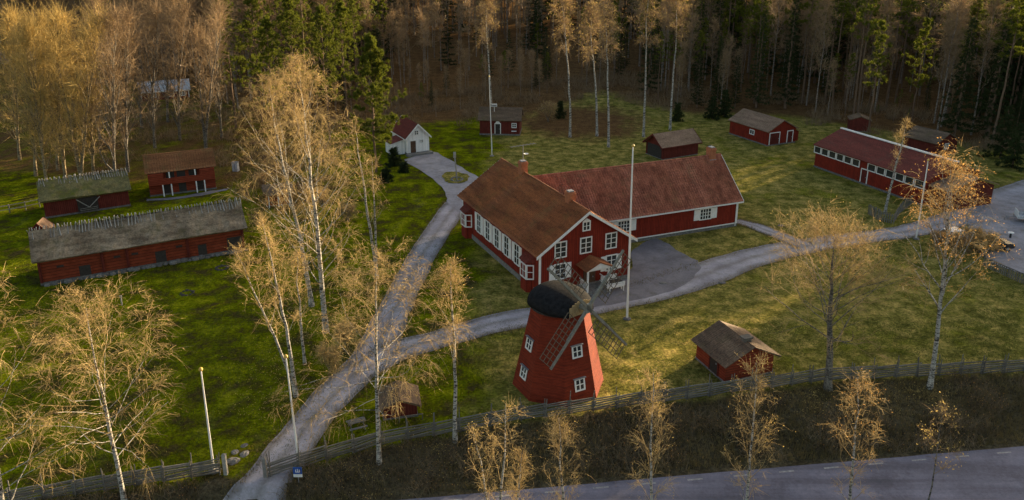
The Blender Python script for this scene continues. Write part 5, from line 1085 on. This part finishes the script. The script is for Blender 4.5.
# ------------------------------------------------------------------ ground cover
def stuff(name, label, cat, V, F_, mats, mids=None):
    return tag(link(bpy.data.objects.new(name, mesh_np(name, V, F_, mats, mids))), label, cat, kind='stuff')
def tufts(n, fx, fy, mask, hmin, hmax, w_, seed, per=3):
    q = np.random.default_rng(seed); x = q.uniform(*fx, n); y = q.uniform(*fy, n); k = mask(x, y); x, y = x[k], y[k]; n = len(x); x = np.repeat(x, per) + q.normal(0, .06, n * per); y = np.repeat(y, per) + q.normal(0, .06, n * per)
    P = np.stack([x, y, Z(x, y) - .02], 1); D = unit(np.stack([q.normal(0, .35, len(x)), q.normal(0, .35, len(x)), np.ones(len(x))], 1)); L = q.uniform(hmin, hmax, len(x))[:, None]; s = unit(np.cross(D, q.normal(size=(len(x), 3)))) * w_
    V = np.stack([P - s, P + s, P + D * L], 1).reshape(-1, 3); return V, np.arange(3 * len(x)).reshape(-1, 3)
def bankmask(x, y): return (y < fence_y(x) - .3) & (y > road_y(x) + .45) & ~((x < -13.8 + (y - 41) * .3) & (x > -19.6 + (y - 38) * .3))
V, T = tufts(60000, (-32, 48), (34, 56), bankmask, .15, .55, .018, 1); stuff('dry_grass', 'tangled dry grass on the bank between fence and road', 'grass', V, [T], 'drygrass')
q = np.random.default_rng(5); n = 8500; x = q.uniform(-30, 47, n); y = q.uniform(35, 55, n); k = bankmask(x, y) & (vnoise(x + 100, y + 100, 2.2, 8) > .45); x, y = x[k], y[k]; per = 9; x = np.repeat(x, per) + q.normal(0, .25, len(x) * per); y = np.repeat(y, per) + q.normal(0, .25, len(y) * per)
P = np.stack([x, y, Z(x, y)], 1); D = unit(np.stack([q.normal(0, .45, len(x)), q.normal(0, .45, len(x)), np.ones(len(x))], 1)); V1, Q1, mid = ribbons(P, D, q.uniform(.35, 1.5, len(x)), np.full(len(x), .014), .3, q); V2, Q2 = blades(mid[q.integers(0, len(mid), 5000)], .04, q)
stuff('roadside_scrub', 'dark leafless brambles and scrub on the roadside bank', 'scrub', np.concatenate([V1, V2]), [Q1, Q2 + len(V1)], ['scrub', 'orangeleaf'], [0, 1])
def lawnmask(x, y): return (y > fence_y(x) + .2) & (abs(x) < .66 * y + 3) & (vnoise(x + 100, y + 100, 2.5, 9) > .35) & ~((y > 62) & (x > -8) & (x < 40) & (y < 95))
V, T = tufts(150000, (-50, 50), (38, 82), lawnmask, .06, .20, .02, 2, 2); lw = stuff('lawn_grass', 'short uneven grass of the farm lawns', 'grass', V, [T], 'lawn')
def lane_edges(objs):
    out = []
    for o in objs:
        V = np.empty(len(o.data.vertices) * 3, np.float32); o.data.vertices.foreach_get('co', V); V = V.reshape(-1, 13, 3); out += [V[:, 0], V[:, -1]]
    return np.concatenate(out)
E_ = lane_edges([o for o in C.objects if o.name.startswith(('gravel_lane', 'garden_path'))]); q = np.random.default_rng(21); n = 16000; b_ = E_[q.integers(0, len(E_), n)]; x = b_[:, 0] + q.normal(0, .22, n); y = b_[:, 1] + q.normal(0, .3, n); P = np.stack([x, y, Z(x, y)], 1); D = unit(np.stack([q.normal(0, .4, n), q.normal(0, .4, n), np.ones(n)], 1)); L = q.uniform(.08, .3, n)[:, None]; s_ = unit(np.cross(D, q.normal(size=(n, 3)))) * .022
stuff('verge_grass', 'ragged dry grass along the edges of the gravel lanes', 'grass', np.stack([P - s_, P + s_, P + D * L], 1).reshape(-1, 3), [np.arange(3 * n).reshape(-1, 3)], 'drygrass')
# low brush along the forest edge and under the bare trees
q = np.random.default_rng(6); n = 2600; x = q.uniform(-110, 100, n); y = forest_edge(x) + q.uniform(-9, 22, n) - (x < -25) * q.uniform(0, 50, n); k = (abs(x) < .68 * y + 5) & ~((x > -70) & (x < -36) & (y < 108)) & ~((x > -20) & (x < -10) & (y < 125)) & (vnoise(x + 300, y + 300, 7, 12) > .45)
for a, b, c in ((-64.7, 158, 8), (41, 125, 7), (60, 110, 8), (55, 98, 11), (-2, 129, 5), (62, 118, 4)): k &= (x - a) ** 2 + (y - b) ** 2 > c * c
x, y = x[k], y[k]; per = 26; sx_ = q.normal(0, .55, (len(x), per)).ravel(); sy_ = q.normal(0, .55, (len(x), per)).ravel(); x = np.repeat(x, per) + sx_; y = np.repeat(y, per) + sy_; P = np.stack([x, y, Z(x, y)], 1); D = unit(np.stack([q.normal(0, .4, len(x)), q.normal(0, .4, len(x)), np.ones(len(x))], 1)); V1, Q1, mid = ribbons(P, D, q.uniform(.6, 2.3, len(x)), np.full(len(x), .025), .15, q)
stuff('forest_brush', 'brown leafless undergrowth along the edge of the wood', 'undergrowth', V1, [Q1], 'browntwig')

# fallen leaves under the birches
q = np.random.default_rng(17); P = []
for e in [o for o in C.objects if o.type == 'EMPTY' and o.name.startswith(('birch_tree', 'maple_tree')) and o.location.y < 75]:
    n = 420; a_ = q.uniform(0, 6.283, n); d_ = np.abs(q.normal(0, 2.6, n)); x = e.location.x + d_ * np.cos(a_) - 1.2; y = e.location.y + d_ * np.sin(a_) - 0.6; k = (y > road_y(x) + .3); x, y = x[k], y[k]
    P.append(np.stack([x, y, Z(x, y) + .075], 1))
P = np.concatenate(P); n = len(P); a_ = q.uniform(0, 6.283, n); s_ = q.uniform(.03, .065, n)[:, None]; u_ = np.stack([np.cos(a_), np.sin(a_), q.normal(0, .25, n)], 1) * s_; v_ = np.stack([-np.sin(a_), np.cos(a_), q.normal(0, .25, n)], 1) * s_ * .6
stuff('fallen_leaves', 'golden fallen leaves scattered on the ground under the birches', 'leaves', np.stack([P - u_, P + v_, P + u_, P - v_], 1).reshape(-1, 3), [np.arange(4 * n).reshape(n, 4)], 'goldleaf')
